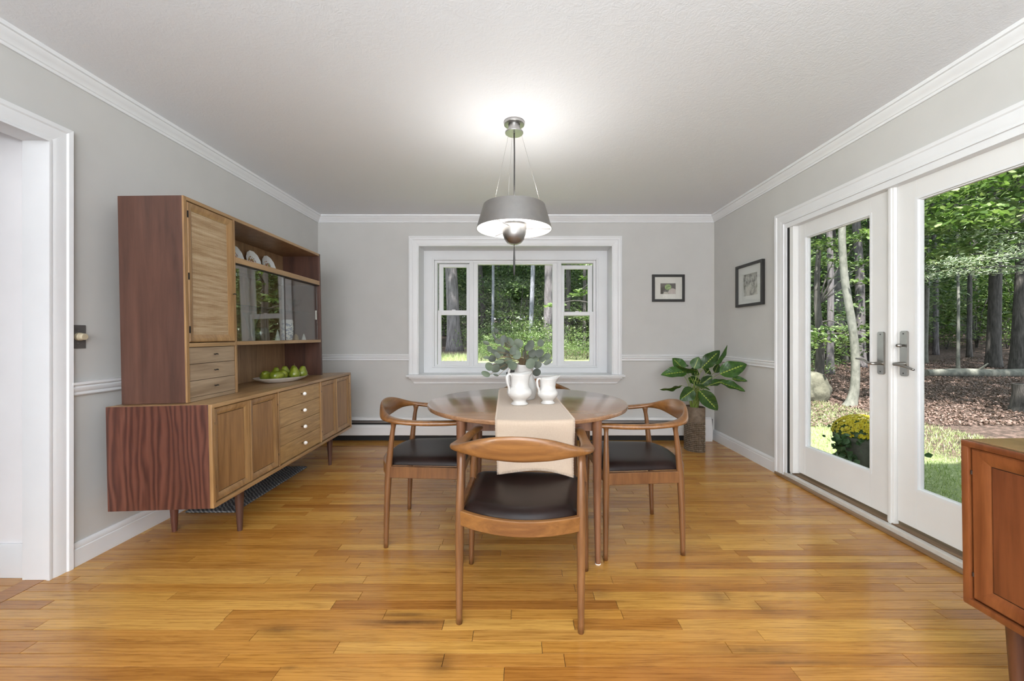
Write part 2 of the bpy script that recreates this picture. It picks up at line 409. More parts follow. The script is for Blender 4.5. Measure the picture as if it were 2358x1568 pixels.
def oak(name, island=False):
    m, nt, b = newmat(name)
    geo = nt.nodes.new('ShaderNodeNewGeometry'); oi = nt.nodes.new('ShaderNodeObjectInfo')
    rnd = geo.outputs['Random Per Island'] if island else oi.outputs['Random']
    sc3 = nt.nodes.new('ShaderNodeVectorMath'); sc3.operation = 'SCALE'; sc3.inputs[0].default_value = (31.0, 17.0, 3.0)
    nt.links.new(rnd, sc3.inputs['Scale'])
    add = nt.nodes.new('ShaderNodeVectorMath'); add.operation = 'ADD'
    nt.links.new(geo.outputs['Position'], add.inputs[0]); nt.links.new(sc3.outputs[0], add.inputs[1])
    mp = nt.nodes.new('ShaderNodeMapping'); mp.inputs['Scale'].default_value = (2.2, 30, 30); nt.links.new(add.outputs[0], mp.inputs['Vector'])
    n1 = noise_node(nt, mp.outputs['Vector'], 1.0, 5, 0.6, 1.2)
    mp2 = nt.nodes.new('ShaderNodeMapping'); mp2.inputs['Scale'].default_value = (9, 190, 60); nt.links.new(add.outputs[0], mp2.inputs['Vector'])
    n2 = noise_node(nt, mp2.outputs['Vector'], 1.0, 3, 0.6, 0.4)
    base = ramp(nt, rnd, [(0.0, (0.35, 0.140, 0.026)), (0.12, (0.44, 0.195, 0.036)), (0.3, (0.50, 0.236, 0.045)), (0.5, (0.45, 0.203, 0.042)), (0.7, (0.53, 0.268, 0.054)), (0.88, (0.585, 0.312, 0.073)), (1.0, (0.39, 0.162, 0.032))])
    g = ramp(nt, n1.outputs['Fac'], [(0.30, (0.70, 0.64, 0.56)), (0.52, (1, 1, 1)), (0.72, (1.12, 1.12, 1.12))])
    c = mixc(nt, 0.9, base, g, 'MULTIPLY')
    p = ramp(nt, n2.outputs['Fac'], [(0.30, (0.60, 0.52, 0.42)), (0.46, (1, 1, 1))])
    c = mixc(nt, 0.7, c, p, 'MULTIPLY')
    mp3 = nt.nodes.new('ShaderNodeMapping'); mp3.inputs['Scale'].default_value = (1.1, 13, 1); nt.links.new(add.outputs[0], mp3.inputs['Vector'])
    wv = nt.nodes.new('ShaderNodeTexWave'); wv.bands_direction = 'Y'; wv.inputs['Scale'].default_value = 1.6; wv.inputs['Distortion'].default_value = 9.0
    wv.inputs['Detail'].default_value = 2.5; wv.inputs['Detail Scale'].default_value = 0.9; nt.links.new(mp3.outputs['Vector'], wv.inputs['Vector'])
    wl_ = ramp(nt, wv.outputs['Fac'], [(0.0, (0.62, 0.52, 0.40)), (0.22, (1, 1, 1))])
    c = mixc(nt, 0.45, c, wl_, 'MULTIPLY')
    # worn dark stains at their own places on the floor (x, y, half length, half width, strength)
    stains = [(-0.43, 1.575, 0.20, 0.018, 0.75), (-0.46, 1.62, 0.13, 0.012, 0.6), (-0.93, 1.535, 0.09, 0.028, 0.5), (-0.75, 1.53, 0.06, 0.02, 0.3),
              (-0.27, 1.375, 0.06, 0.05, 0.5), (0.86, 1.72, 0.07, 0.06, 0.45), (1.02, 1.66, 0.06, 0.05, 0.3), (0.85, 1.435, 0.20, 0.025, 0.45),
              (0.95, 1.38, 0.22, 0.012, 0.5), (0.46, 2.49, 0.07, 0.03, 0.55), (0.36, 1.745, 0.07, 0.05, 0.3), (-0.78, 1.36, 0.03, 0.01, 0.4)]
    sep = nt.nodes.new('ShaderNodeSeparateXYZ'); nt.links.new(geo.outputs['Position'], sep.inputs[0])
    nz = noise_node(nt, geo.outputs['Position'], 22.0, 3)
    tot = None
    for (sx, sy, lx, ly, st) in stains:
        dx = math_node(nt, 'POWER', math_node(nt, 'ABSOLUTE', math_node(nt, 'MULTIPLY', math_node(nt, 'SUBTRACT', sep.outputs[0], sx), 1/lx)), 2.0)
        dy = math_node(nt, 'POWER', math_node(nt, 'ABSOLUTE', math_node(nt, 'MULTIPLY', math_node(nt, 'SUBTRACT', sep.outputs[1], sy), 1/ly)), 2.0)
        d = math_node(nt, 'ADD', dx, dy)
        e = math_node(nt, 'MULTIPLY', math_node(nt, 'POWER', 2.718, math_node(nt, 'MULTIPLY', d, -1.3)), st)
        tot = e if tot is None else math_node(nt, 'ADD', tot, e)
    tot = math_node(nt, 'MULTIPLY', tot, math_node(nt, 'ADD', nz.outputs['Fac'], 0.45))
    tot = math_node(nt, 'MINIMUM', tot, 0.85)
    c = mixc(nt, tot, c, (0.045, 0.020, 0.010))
    nt.links.new(c, b.inputs['Base Color'])
    setin(b, Roughness=0.27, Coat_Weight=0.3, Coat_Roughness=0.14)
    bump(nt, b, n2.outputs['Fac'], 0.05, 0.001)
    return m
M['oak'] = oak('oak_plank'); M['oak_far'] = oak('oak_plank_far', True)
M['oak_gap'] = plain('floor_gap', (0.05, 0.022, 0.008), 0.7)
M['sill_wood'] = wood('worn_sill_wood', (0.15, 0.085, 0.045), (0.33, 0.22, 0.13), 'y', 0.6, 1.2, 0.0, 0.2)
M['alu'] = plain('aluminium_track', (0.68, 0.66, 0.62), 0.4, 0.3)

# ------------------------------------------------------------------ the room
XL, XR, YB, YF, ZC = -2.184, 2.132, 4.336, -2.6, 2.437

def mould(names, m, pts, prof, inward=1, kind='structure', parent=None, z0=0.0):
    """sweep prof [(offset from wall, z)] along plan polyline pts (room on the left side if inward=1), mitred; one object per run"""
    n = len(pts); pv = [Vector(p) for p in pts]
    def nrm(i):
        d = (pv[i+1]-pv[i]).normalized(); return Vector((-d.y, d.x))*inward
    offs = []
    for i in range(n):
        if i == 0: offs.append(nrm(0))
        elif i == n-1: offs.append(nrm(n-2))
        else:
            a, c = nrm(i-1), nrm(i); b = (a+c); b = b/max(1e-6, b.dot(a)); offs.append(b)
    outs = []
    for i in range(n-1):
        A = [(pv[i].x+offs[i].x*p, pv[i].y+offs[i].y*p, z+z0) for p, z in prof]
        B = [(pv[i+1].x+offs[i+1].x*p, pv[i+1].y+offs[i+1].y*p, z+z0) for p, z in prof]
        k = len(prof); mb = MB()
        mb.add(A+B, [(j, (j+1) % k, k+(j+1) % k, k+j) for j in range(k)] + [tuple(range(k))[::-1], tuple(range(k, 2*k))])
        outs.append(mb.build(names[i], m, parent, smooth=35, kind=kind if parent is None else None))
    return outs

# --- walls
w = MB()
w.box(XL-0.116, XL, -0.60, 0.90, 0, ZC); w.box(XL-0.116, XL, 0.90, 1.862, 2.055, ZC); w.box(XL-0.116, XL, 1.862, YB+0.16, 0, ZC)
w.build('wall_left', M['wall'], kind='structure')
w = MB()
w.box(XR, XR+0.17, 0.75, 1.40, 0, ZC); w.box(XR, XR+0.17, 1.40, 3.195, 2.03, ZC); w.box(XR, XR+0.17, 3.195, YB+0.16, 0, ZC)
w.build('wall_right', M['wall'], kind='structure')
WX0, WX1, WZ0, WZ1 = -1.084, 1.0146, 0.700, 2.107
w = MB()
w.box(XL-0.116, WX0-0.01, YB, YB+0.16, 0, ZC); w.box(WX1+0.01, XR+0.17, YB, YB+0.16, 0, ZC)
w.box(WX0-0.01, WX1+0.01, YB, YB+0.16, 0, WZ0-0.02); w.box(WX0-0.01, WX1+0.01, YB, YB+0.16, WZ1+0.01, ZC)
w.build('wall_back', M['wall'], kind='structure')
bx('wall_front', M['wall'], None, XL-2.2, XR+0.17, YF-0.15, YF, 0, ZC, kind='structure')
bx('ceiling', M['ceiling'], None, XL-2.2, XR+0.45, YF-0.15, YB+0.45, ZC, ZC+0.25, kind='structure')
# hallway beyond the cased opening
bx('wall_hallway', M['hall'], None, -4.3, XL-0.116, 1.880, 2.02, 0, ZC, kind='structure')
bx('wall_hallway_blocker', M['hall'], None, -4.3, XL-0.116, -0.02, 0.08, 0, ZC, kind='structure')  # unseen partition added to keep the left fill off the hallway wall
bx('wall_hallway_end', M['hall'], None, -4.38, -4.28, YF, 2.02, 0, ZC, kind='structure')
mould(['baseboard_hallway'], M['white'], [(XL-0.11, 1.880), (-4.28, 1.880)], [(0, 0), (0.018, 0), (0.018, 0.140), (0.010, 0.155), (0, 0.155)])
# unseen wing added to shade the lawn and hold the right rear fill
clap = paint('clapboard_grey', (0.42, 0.42, 0.40), 0.7)
bx('wall_added_wing', M['wall'], None, XR+0.17, 6.7, 0.75, 0.9, -0.3, ZC, kind='structure')
bx('wall_added_wing_end', M['wall'], None, 6.55, 6.7, -4.9, 0.75, -0.3, ZC, kind='structure')
bx('wall_added_wing_front', M['wall'], None, XR, 6.7, -4.9, -4.75, -0.3, ZC, kind='structure')
bx('wall_added_wing_side', M['wall'], None, XR-0.0, XR+0.15, -4.75, YF, 0, ZC, kind='structure')
bx('ceiling_added_wing', M['ceiling'], None, XR+0.45, 6.9, -4.9, 1.0, ZC, ZC+0.25, kind='structure')
MB().prism([(XR+0.2, ZC+0.24), (6.95, ZC+0.24), (6.95, ZC+0.5), (4.6, 4.9), (XR+0.2, 4.9)], 'y', -5.0, 1.0).build('roof_added_wing', clap, None, kind='structure')  # unseen roof block, its height set for the shade on the lawn
bx('floor_added_wing', M['oak_gap'], None, XR+0.17, 6.6, -4.8, 0.8, -0.05, -0.004, kind='structure')

# --- crown, rails, baseboards
crown = [(0, 2.362), (0.010, 2.362), (0.0135, 2.368), (0.0135, 2.374), (0.019, 2.377), (0.022, 2.384), (0.034, 2.396), (0.047, 2.410), (0.050, 2.418), (0.060, 2.420), (0.062, 2.430), (0.062, ZC), (0, ZC)]
mould(['trim_1', 'trim_2', 'trim_3', 'trim_4'], M['white'], [(XR, YF), (XR, YB), (XL, YB), (XL, YF), (XR, YF)], crown)
rail = [(0, 0), (0.012, 0), (0.016, 0.006), (0.014, 0.018), (0.020, 0.026), (0.022, 0.040), (0.016, 0.046), (0.026, 0.054), (0.026, 0.066), (0, 0.067)]
mould(['trim_5'], M['white'], [(XL, YB), (XL, 1.930)], rail, z0=0.838)
mould(['trim_6'], M['white'], [(-1.185, YB), (XL, YB)], rail, z0=0.863)
mould(['trim_7', 'trim_8'], M['white'], [(XR, 3.285), (XR, YB), (1.112, YB)], rail, z0=0.860)
base = [(0, 0), (0.016, 0), (0.016, 0.083), (0.012, 0.086), (0.014, 0.092), (0.010, 0.108), (0.006, 0.115), (0, 0.115)]
mould(['baseboard_left'], M['white'], [(XL, YB), (XL, 1.930)], base)
mould(['baseboard_right'], M['white'], [(XR, 3.285), (XR, YB)], base)

# --- floor: a dark subfloor, the planks one by one
floor = bx('floor', M['oak_gap'], None, -4.3, XR+0.17, YF, YB+0.1, -0.05, -0.006, kind='structure')
PW = 0.0572
rows = []
y = 1.02; r_ = 0
plank_specs = []
rp = random.Random(21)
while y < YB-0.005:
    y1 = min(y+PW, YB)
    x = XL-0.02-rp.uniform(0, 0.9)
    while x < XR:
        L = rp.choice([0.42, 0.55, 0.7, 0.85, 1.0, 1.2, 1.35])*rp.uniform(0.9, 1.1)
        a, b_ = max(x, XL-0.012), min(x+L, XR+0.04)
        if b_-a > 0.02: plank_specs.append((a, b_, y, y1))
        x += L
    y = y1
y = 1.06
while y < 1.878:                                  # the hallway side
    y1 = min(y+PW, 1.879)
    x = -3.6-rp.uniform(0, 0.6)
    while x < XL-0.10:
        L = rp.uniform(0.5, 1.1)
        a, b_ = x, min(x+L, XL-0.106)
        if b_-a > 0.02: plank_specs.append((a, b_, y, y1))
        x += L
    y = y1
def plank_geom(mb, a, b_, y0, y1, dz):
    g = 0.0009; c = 0.0006
    x0, x1, Y0, Y1 = a+g, b_-g, y0+g, y1-g
    vs = [(x0, Y0, -0.005), (x1, Y0, -0.005), (x1, Y1, -0.005), (x0, Y1, -0.005), (x0, Y0, dz-c*0.6), (x1, Y0, dz-c*0.6), (x1, Y1, dz-c*0.6), (x0, Y1, dz-c*0.6),
          (x0+c, Y0+c, dz), (x1-c, Y0+c, dz), (x1-c, Y1-c, dz), (x0+c, Y1-c, dz)]
    fs = [(0,1,5,4),(1,2,6,5),(2,3,7,6),(3,0,4,7),(4,5,9,8),(5,6,10,9),(6,7,11,10),(7,4,8,11),(8,9,10,11)]
    mb.add(vs, fs)
def seen_area(s):
    ym = (s[2]+s[3])/2; k = F/ym
    xa, xb = max(0, CX+s[0]*k), min(2358, CX+s[1]*k)
    return max(0, xb-xa)*PW*H*F/ym**2
plank_specs.sort(key=seen_area, reverse=True)
for s in plank_specs[:298]:
    mb = MB(); plank_geom(mb, *s, rp.uniform(-0.0004, 0.0004)); mb.build('plank', M['oak'], floor)
mb = MB()
for s in plank_specs[298:]: plank_geom(mb, *s, rp.uniform(-0.0004, 0.0004))
mb.build('plank_rows', M['oak_far'], floor, kind='stuff')
MB().box(XL-0.105, XL-0.013, 0.9, 1.86, -0.005, 0.0008).build('threshold_plank', M['oak'], floor)

# --- cased opening on the left
op = structure('trim_9')
cas = [(0, 0), (0.014, 0), (0.014, 0.010), (0.010, 0.013), (0.016, 0.030), (0.016, 0.068), (0.022, 0.074), (0.024, 0.092), (0, 0.092)]   # (proud of wall, across)
def casing_v(name, parent, X, inw, yi, sgn, z0, z1, m, prof=cas, mitre=True):
    mb = MB(); k = len(prof)
    A = [(X+inw*p, yi+sgn*a, z0) for p, a in prof]; B = [(X+inw*p, yi+sgn*a, z1+(a if mitre else 0)) for p, a in prof]
    mb.add(A+B, [(j, (j+1) % k, k+(j+1) % k, k+j) for j in range(k)]+[tuple(range(k))[::-1], tuple(range(k, 2*k))])
    return mb.build(name, m, parent, smooth=30)
def casing_h(name, parent, X, inw, y0, y1, zi, m, prof=cas):
    mb = MB(); k = len(prof)
    A = [(X+inw*p, y0-a, zi+a) for p, a in prof]; B = [(X+inw*p, y1+a, zi+a) for p, a in prof]
    mb.add(A+B, [(j, (j+1) % k, k+(j+1) % k, k+j) for j in range(k)]+[tuple(range(k))[::-1], tuple(range(k, 2*k))])
    return mb.build(name, m, parent, smooth=30)
casing_v('side_casing', op, XL, 1, 1.842, 1, 0, 2.033, M['white'])
casing_v('side_casing', op, XL, 1, 0.93, -1, 0, 2.033, M['white'])
casing_h('head_casing', op, XL, 1, 0.93, 1.842, 2.033, M['white'])
bx('jamb', M['white'], op, XL-0.118, XL+0.002, 1.847, 1.868, 0, 2.045)
bx('jamb', M['white'], op, XL-0.118, XL+0.002, 0.90, 0.925, 0, 2.045)
bx('head_jamb', M['white'], op, XL-0.118, XL+0.002, 0.90, 1.866, 2.038, 2.06)

# --- back window in its deep recess
win = structure('window_1')
YW = 4.56; KW = F/YW
def wx(px): return (px-CX)/KW
def wz(py): return H+(CY-py)/KW
def frame_xz(name, parent, m, x0, x1, z0, z1, t, y0, y1, c=0.0, **kw):
    """rectangular ring; t = (left, right, bottom, top) member widths"""
    mb = MB(); l, r, b_, tp = t
    mb.box(x0, x0+l, y0, y1, z0, z1, c); mb.box(x1-r, x1, y0, y1, z0, z1, c)
    mb.box(x0+l, x1-r, y0, y1, z0, z0+b_, c); mb.box(x0+l, x1-r, y0, y1, z1-tp, z1, c)
    return mb.build(name, m, parent, **kw)
# mitred casing on the wall
wc = [(0, 0), (0.010, 0), (0.010, 0.008), (0.014, 0.012), (0.014, 0.026), (0.018, 0.034), (0.018, 0.062), (0.024, 0.070), (0.026, 0.090), (0.030, 0.094), (0.030, 0.104), (0, 0.104)]
for nm, xi, sg in (('side_casing', WX0, -1), ('side_casing', WX1, 1)):
    k = len(wc); A = [(xi+sg*a, YB-p, WZ0+0.012) for p, a in wc]; B = [(xi+sg*a, YB-p, WZ1+a) for p, a in wc]
    MB().add(A+B, [(j, (j+1) % k, k+(j+1) % k, k+j) for j in range(k)]+[tuple(range(k))[::-1], tuple(range(k, 2*k))]).build(nm, M['white'], win, smooth=30)
k = len(wc); A = [(WX0-a, YB-p, WZ1+a) for p, a in wc]; B = [(WX1+a, YB-p, WZ1+a) for p, a in wc]
MB().add(A+B, [(j, (j+1) % k, k+(j+1) % k, k+j) for j in range(k)]+[tuple(range(k))[::-1], tuple(range(k, 2*k))]).build('head_casing', M['white'], win, smooth=30)
# recess liner, stool, apron
mb = MB(); mb.box(WX0-0.02, WX0, YB-0.004, YW+0.06, WZ0-0.02, WZ1+0.02); mb.box(WX1, WX1+0.02, YB-0.004, YW+0.06, WZ0-0.02, WZ1+0.02)
mb.box(WX0-0.02, WX1+0.02, YB-0.004, YW+0.06, WZ1, WZ1+0.02); mb.build('recess_liner', M['white'], win)
mb = MB(); mb.box(-1.210, 1.147, YB-0.068, YB+0.0, 0.688, 0.711, 0.006); mb.box(WX0, WX1, YB-0.02, YW+0.06, 0.680, 0.7105)
mb.build('sill', M['white'], win, smooth=40)
ap = [(0, 0.612), (0.012, 0.612), (0.014, 0.620), (0.018, 0.622), (0.018, 0.632), (0.024, 0.636), (0.040, 0.664), (0.044, 0.670), (0.052, 0.674), (0.052, 0.688), (0, 0.688)]
A = [(-1.115-p*1.25, YB-p, z) for p, z in ap]; B = [(1.052+p*1.25, YB-p, z) for p, z in ap]; k = len(ap)
MB().add(A+B, [(j, (j+1) % k, k+(j+1) % k, k+j) for j in range(k)]+[tuple(range(k))[::-1], tuple(range(k, 2*k))]).build('apron', M['white'], win, smooth=30)
# back board and frames at the glass
frame_xz('back_board', win, M['white'], WX0, WX1, 0.70, WZ1, (wx(996)-WX0, WX1-wx(1377), wz(846)-0.70, WZ1-wz(595)), YW, YW+0.04)
frame_xz('window_frame', win, M['white'], wx(996), wx(1377), wz(846), wz(595), (0.022, 0.022, 0.018, 0.022), YW-0.018, YW+0.07, 0.004)
frame_xz('window_frame', win, M['white'], wx(1000.5), wx(1372.5), wz(842.5), wz(599.5), (0.030, 0.030, 0.016, 0.030), YW+0.004, YW+0.085, 0.003)
for a, b_ in ((1080.5, 1090.5), (1283.0, 1292.5)):
    mb = MB(); mb.box(wx(a), wx(b_), YW-0.006, YW+0.08, wz(844), wz(603), 0.003); mb.box(wx(a)+0.012, wx(b_)-0.012, YW-0.012, YW, wz(844), wz(603), 0.002)
    mb.build('mullion', M['white'], win)
ctr = frame_xz('fixed_sash', win, M['white'], wx(1090), wx(1283.5), wz(841.5), wz(603), (wx(1100)-wx(1090), wx(1283.5)-wx(1272.6), wz(836)-wz(841.5), wz(603)-wz(608.6)), YW+0.01, YW+0.06, 0.003)
bx('pane', M['glass'], ctr, wx(1098), wx(1275), YW+0.034, YW+0.038, wz(838), wz(607))
def sash(x0, x1, z0, z1, g, y0):
    """g = glass rectangle px"""
    s = frame_xz('sash', win, M['white'], x0, x1, z0, z1, (wx(g[0])-x0, x1-wx(g[1]), wz(g[3])-z0, z1-wz(g[2])), y0, y0+0.035, 0.003)
    bx('pane', M['glass'], s, wx(g[0])-0.006, wx(g[1])+0.006, y0+0.016, y0+0.020, wz(g[3])-0.006, wz(g[2])+0.006)
    bx('sash_lock', M['white'], s, (x0+x1)/2-0.02, (x0+x1)/2+0.02, y0-0.008, y0+0.012, z0+0.01 if y0 > YW+0.03 else z1-0.004, z0+0.02 if y0 > YW+0.03 else z1+0.008)
    return s
sash(wx(1009), wx(1081), wz(724), wz(606), (1019, 1073, 614, 714), YW+0.048)
sash(wx(1007.5), wx(1081.5), wz(842), wz(714.5), (1015.5, 1074.6, 725.5, 831.5), YW+0.008)
sash(wx(1293), wx(1365.5), wz(727), wz(609), (1301, 1355.8, 618, 717.6), YW+0.048)
sash(wx(1291.5), wx(1366.5), wz(842), wz(717.8), (1299, 1358, 726, 831.5), YW+0.008)

# --- glazed double door on the right
dr = structure('door_1')
DY0, DY1 = 1.42, 3.190
casing_v('side_casing', dr, XR, -1, DY1, 1, 0.0, 2.025, M['white'])
casing_v('side_casing', dr, XR, -1, DY0, -1, 0.0, 2.025, M['white'])
casing_h('head_casing', dr, XR, -1, DY0, DY1, 2.025, M['white'])
bx('head_board', M['white'], dr, XR-0.002, XR+0.05, DY0, DY1-0.022, 1.988, 2.031)
bx('head_jamb', M['white'], dr, XR+0.03, XR+0.17, DY0, DY1, 2.000, 2.031)
bx('jamb', M['white'], dr, XR-0.004, XR+0.02, DY1-0.022, DY1+0.006, 0.03, 2.031)
bx('jamb_gap_strip', M['black'], dr, XR+0.006, XR+0.03, DY1-0.036, DY1-0.020, 0.03, 1.995)  # black strip drawn for the gap beside the jamb
mb = MB(); mb.box(XR+0.02, XR+0.17, DY1-0.05, DY1+0.006, 0.03, 2.0, 0.003); mb.box(XR+0.008, XR+0.06, DY1-0.085, DY1-0.045, 0.06, 1.995, 0.003); mb.build('jamb', M['door_white'], dr)
bx('jamb', M['door_white'], dr, XR+0.01, XR+0.17, DY0-0.005, DY0+0.05, 0.03, 2.0)
def leaf(name, y0, y1, gy0, gy1):
    """door leaf between y0 and y1 (y0<y1), glass gy0..gy1"""
    X0, X1 = XR+0.050, XR+0.094; z0, z1, gz0, gz1 = 0.072, 2.005, 0.286, 1.886
    mb = MB(); c = 0.002
    mb.box(X0, X1, y0, gy0, z0, z1, c); mb.box(X0, X1, gy1, y1, z0, z1, c); mb.box(X0, X1, gy0, gy1, z0, gz0, c); mb.box(X0, X1, gy0, gy1, gz1, z1, c)
    lf = mb.build('door_leaf', M['door_white'], dr)
    for bi, (d, e) in enumerate(((0.004, 0.012), (0.016, 0.020))):
        mb = MB(); xa, xb = X0+d-0.006, X0+e+0.008; t = 0.014-0.004*bi; o = -0.008+0.010*bi
        mb.box(xa, xb, gy0+o, gy0+o+t, gz0+o, gz1-o); mb.box(xa, xb, gy1-o-t, gy1-o, gz0+o, gz1-o)
        mb.box(xa, xb, gy0+o+t, gy1-o-t, gz0+o, gz0+o+t); mb.box(xa, xb, gy0+o+t, gy1-o-t, gz1-o-t, gz1-o)
        mb.build('glazing_bead', M['white'], lf)
    bx('pane', M['glass'], lf, X0+0.026, X0+0.030, gy0, gy1, gz0, gz1)
    return lf
lfa = leaf('a', 2.330, 3.100, 2.467, 3.032)
lfb = leaf('b', 1.480, 2.292, 1.618, 2.183)
mb = MB(); mb.box(XR+0.030, XR+0.060, 2.294, 2.336, 0.045, 2.0, 0.004); mb.box(XR+0.022, XR+0.034, 2.304, 2.322, 0.045, 2.0, 0.003)
mb.build('astragal', M['door_white'], dr)
def plate(lf, yc, z0, z1):
    X = XR+0.050; mb = MB()
    bm = bmesh.new(); bmesh.ops.create_cube(bm, size=1.0)
    for v in bm.verts: v.co = Vector((X-0.006+v.co.x*0.012, yc+v.co.y*0.042, (z0+z1)/2+v.co.z*(z1-z0)))
    ed = [e for e in bm.edges if abs((e.verts[0].co-e.verts[1].co).x) > 0.008]
    bmesh.ops.bevel(bm, geom=ed, offset=0.012, segments=4, affect='EDGES', profile=0.5)
    mb.from_bm(bm)
    p = mb.build('handle_plate', M['pewter'], lf, smooth=35)
    for z in (z0+0.016, z1-0.016):
        MB().lathe([(0.0001, 0), (0.004, 0), (0.004, 0.002), (0.0001, 0.003)], 10).build('screw', M['dark_cord'], lf, loc=(X-0.013, yc, z), rot=(0, PI/2, 0))
    return p
plate(lfa, 2.389, 0.902, 1.157); plate(lfb, 2.246, 0.905, 1.160)
Xh = XR+0.040
MB().tube(catmull([(Xh, 2.384, 0.968), (Xh-0.025, 2.384, 0.968), (Xh-0.05, 2.388, 0.966), (Xh-0.058, 2.41, 0.970), (Xh-0.056, 2.44, 0.984), (Xh-0.055, 2.475, 0.989), (Xh-0.054, 2.50, 0.990)], 5),
          catmull([(0.010,), (0.008,), (0.012,), (0.010,), (0.007,), (0.006,), (0.004,)], 5) and [lerp(0.0105, 0.005, i/30) for i in range(31)], 10).build('lever', M['pewter'], lfa, smooth=True)
MB().tube(catmull([(Xh, 2.243, 0.975), (Xh-0.03, 2.243, 0.975), (Xh-0.058, 2.240, 0.973), (Xh-0.062, 2.215, 0.972), (Xh-0.058, 2.17, 0.962), (Xh-0.058, 2.13, 0.950)], 6), [lerp(0.0115, 0.006, i/30) for i in range(31)], 10).build('lever', M['pewter'], lfb, smooth=True)
MB().tube([(Xh, 2.243, 1.078), (Xh-0.018, 2.243, 1.078), (Xh-0.022, 2.243, 1.078), (Xh-0.040, 2.245, 1.078)], [0.007, 0.007, 0.011, 0.008], 10).build('thumb_turn', M['pewter'], lfb, smooth=True)
# sill: worn wood strip, pale metal track, brown inner step
bx('sill_wood', M['sill_wood'], dr, XR-0.030, XR+0.0, DY0-0.05, DY1+0.085, 0.001, 0.022, c=0.004)
bx('sill_track', M['alu'], dr, XR-0.012, XR+0.022, DY0, DY1-0.008, 0.020, 0.045, c=0.002)
bx('sill_gap', M['black'], dr, XR+0.020, XR+0.027, DY0, DY1-0.008, 0.020, 0.044)
bx('sill_step', M['sill_wood'], dr, XR+0.026, XR+0.17, DY0, DY1-0.02, 0.001, 0.050)
bx('outer_sill', M['alu'], dr, XR+0.16, XR+0.26, DY0, DY1, -0.06, 0.03)

# --- baseboard heater
ht = thing('baseboard_heater', 'long white metal baseboard heater along the wall under the window', 'heater', (0, YB, 0))
HX0, HX1 = -2.16, XR-0.055
bx('back_plate', M['heater'], ht, HX0, HX1, -0.012, -0.001, 0.02, 0.250)
MB().prism([(-0.012, 0.236), (-0.045, 0.236), (-0.058, 0.226), (-0.060, 0.226), (-0.047, 0.243), (-0.030, 0.252), (-0.012, 0.252)], 'x', HX0, HX1).build('top_cover', M['heater'], ht)
bx('louver', M['steel'], ht, HX0, HX1, -0.055, -0.020, 0.198, 0.212, rot=None)
MB().prism([(-0.046, 0.180), (-0.060, 0.166), (-0.068, 0.150), (-0.070, 0.066), (-0.064, 0.062), (-0.066, 0.149), (-0.057, 0.166), (-0.046, 0.177)], 'x', HX0, HX1).build('front_panel', M['heater'], ht)
bx('fin_tube', M['black'], ht, HX0, HX1, -0.050, -0.012, 0.070, 0.196)
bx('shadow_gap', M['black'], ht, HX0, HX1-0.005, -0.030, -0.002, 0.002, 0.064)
mb = MB(); mb.prism([(-0.001, 0.0), (-0.071, 0.0), (-0.073, 0.150), (-0.058, 0.232), (-0.034, 0.256), (-0.001, 0.256)], 'x', HX1-0.095, HX1+0.0)
mb.build('end_cap', M['heater'], ht)
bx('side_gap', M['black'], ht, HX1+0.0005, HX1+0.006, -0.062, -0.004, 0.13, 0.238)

# ------------------------------------------------------------------ sideboard and hutch
BROT = (0, -0.020, 0.0265)
BLOC = Vector((-1.545, 2.005, 0.0))
BMAT = Matrix.Translation(BLOC) @ Matrix.Rotation(BROT[2], 4, 'Z') @ Matrix.Rotation(BROT[1], 4, 'Y')
LB = 1.775
def bevel_ring(y0, y1, z0, z1, wd_, xb, xo, xi, e=0.005):
    """door frame ring facing +x: proud outer lip at xo sloping to xi at its inner edge"""
    def ring(i, x): return [(x, y0+i, z0+i), (x, y1-i, z0+i), (x, y1-i, z1-i), (x, y0+i, z1-i)]
    rs = [ring(0, xb), ring(0, xo-0.004), ring(e, xo), ring(wd_*0.45, xo-0.002), ring(wd_, xi), ring(wd_, xb)]
    mb = MB(); vs = sum(rs, []); fs = []
    for a in range(len(rs)):
        b_ = (a+1) % len(rs)
        for j in range(4): fs.append((a*4+j, a*4+(j+1) % 4, b_*4+(j+1) % 4, b_*4+j))
    return mb.add(vs, fs)
def framed_door(root, y0, y1, z0, z1, mf, mp, hinge_side, wd_=0.036):
    d = bevel_ring(y0, y1, z0, z1, wd_, -0.018, 0.010, -0.001).build('door', mf, root, smooth=25)
    bx('groove', M['dark_line'], d, -0.016, -0.005, y0+wd_-0.001, y1-wd_+0.001, z0+wd_-0.001, z1-wd_+0.001)
    bx('panel', mp, d, -0.014, -0.002, y0+wd_+0.003, y1-wd_-0.003, z0+wd_+0.003, z1-wd_-0.003)
    yh = y0+0.002 if hinge_side < 0 else y1-0.002
    for zh in (lerp(z0, z1, 0.16), lerp(z0, z1, 0.84)):
        MB().tube([(0.008, yh, zh-0.006), (0.008, yh, zh+0.006)], 0.0035, 8).build('hinge', M['dark_line'], d, smooth=40)
    return d
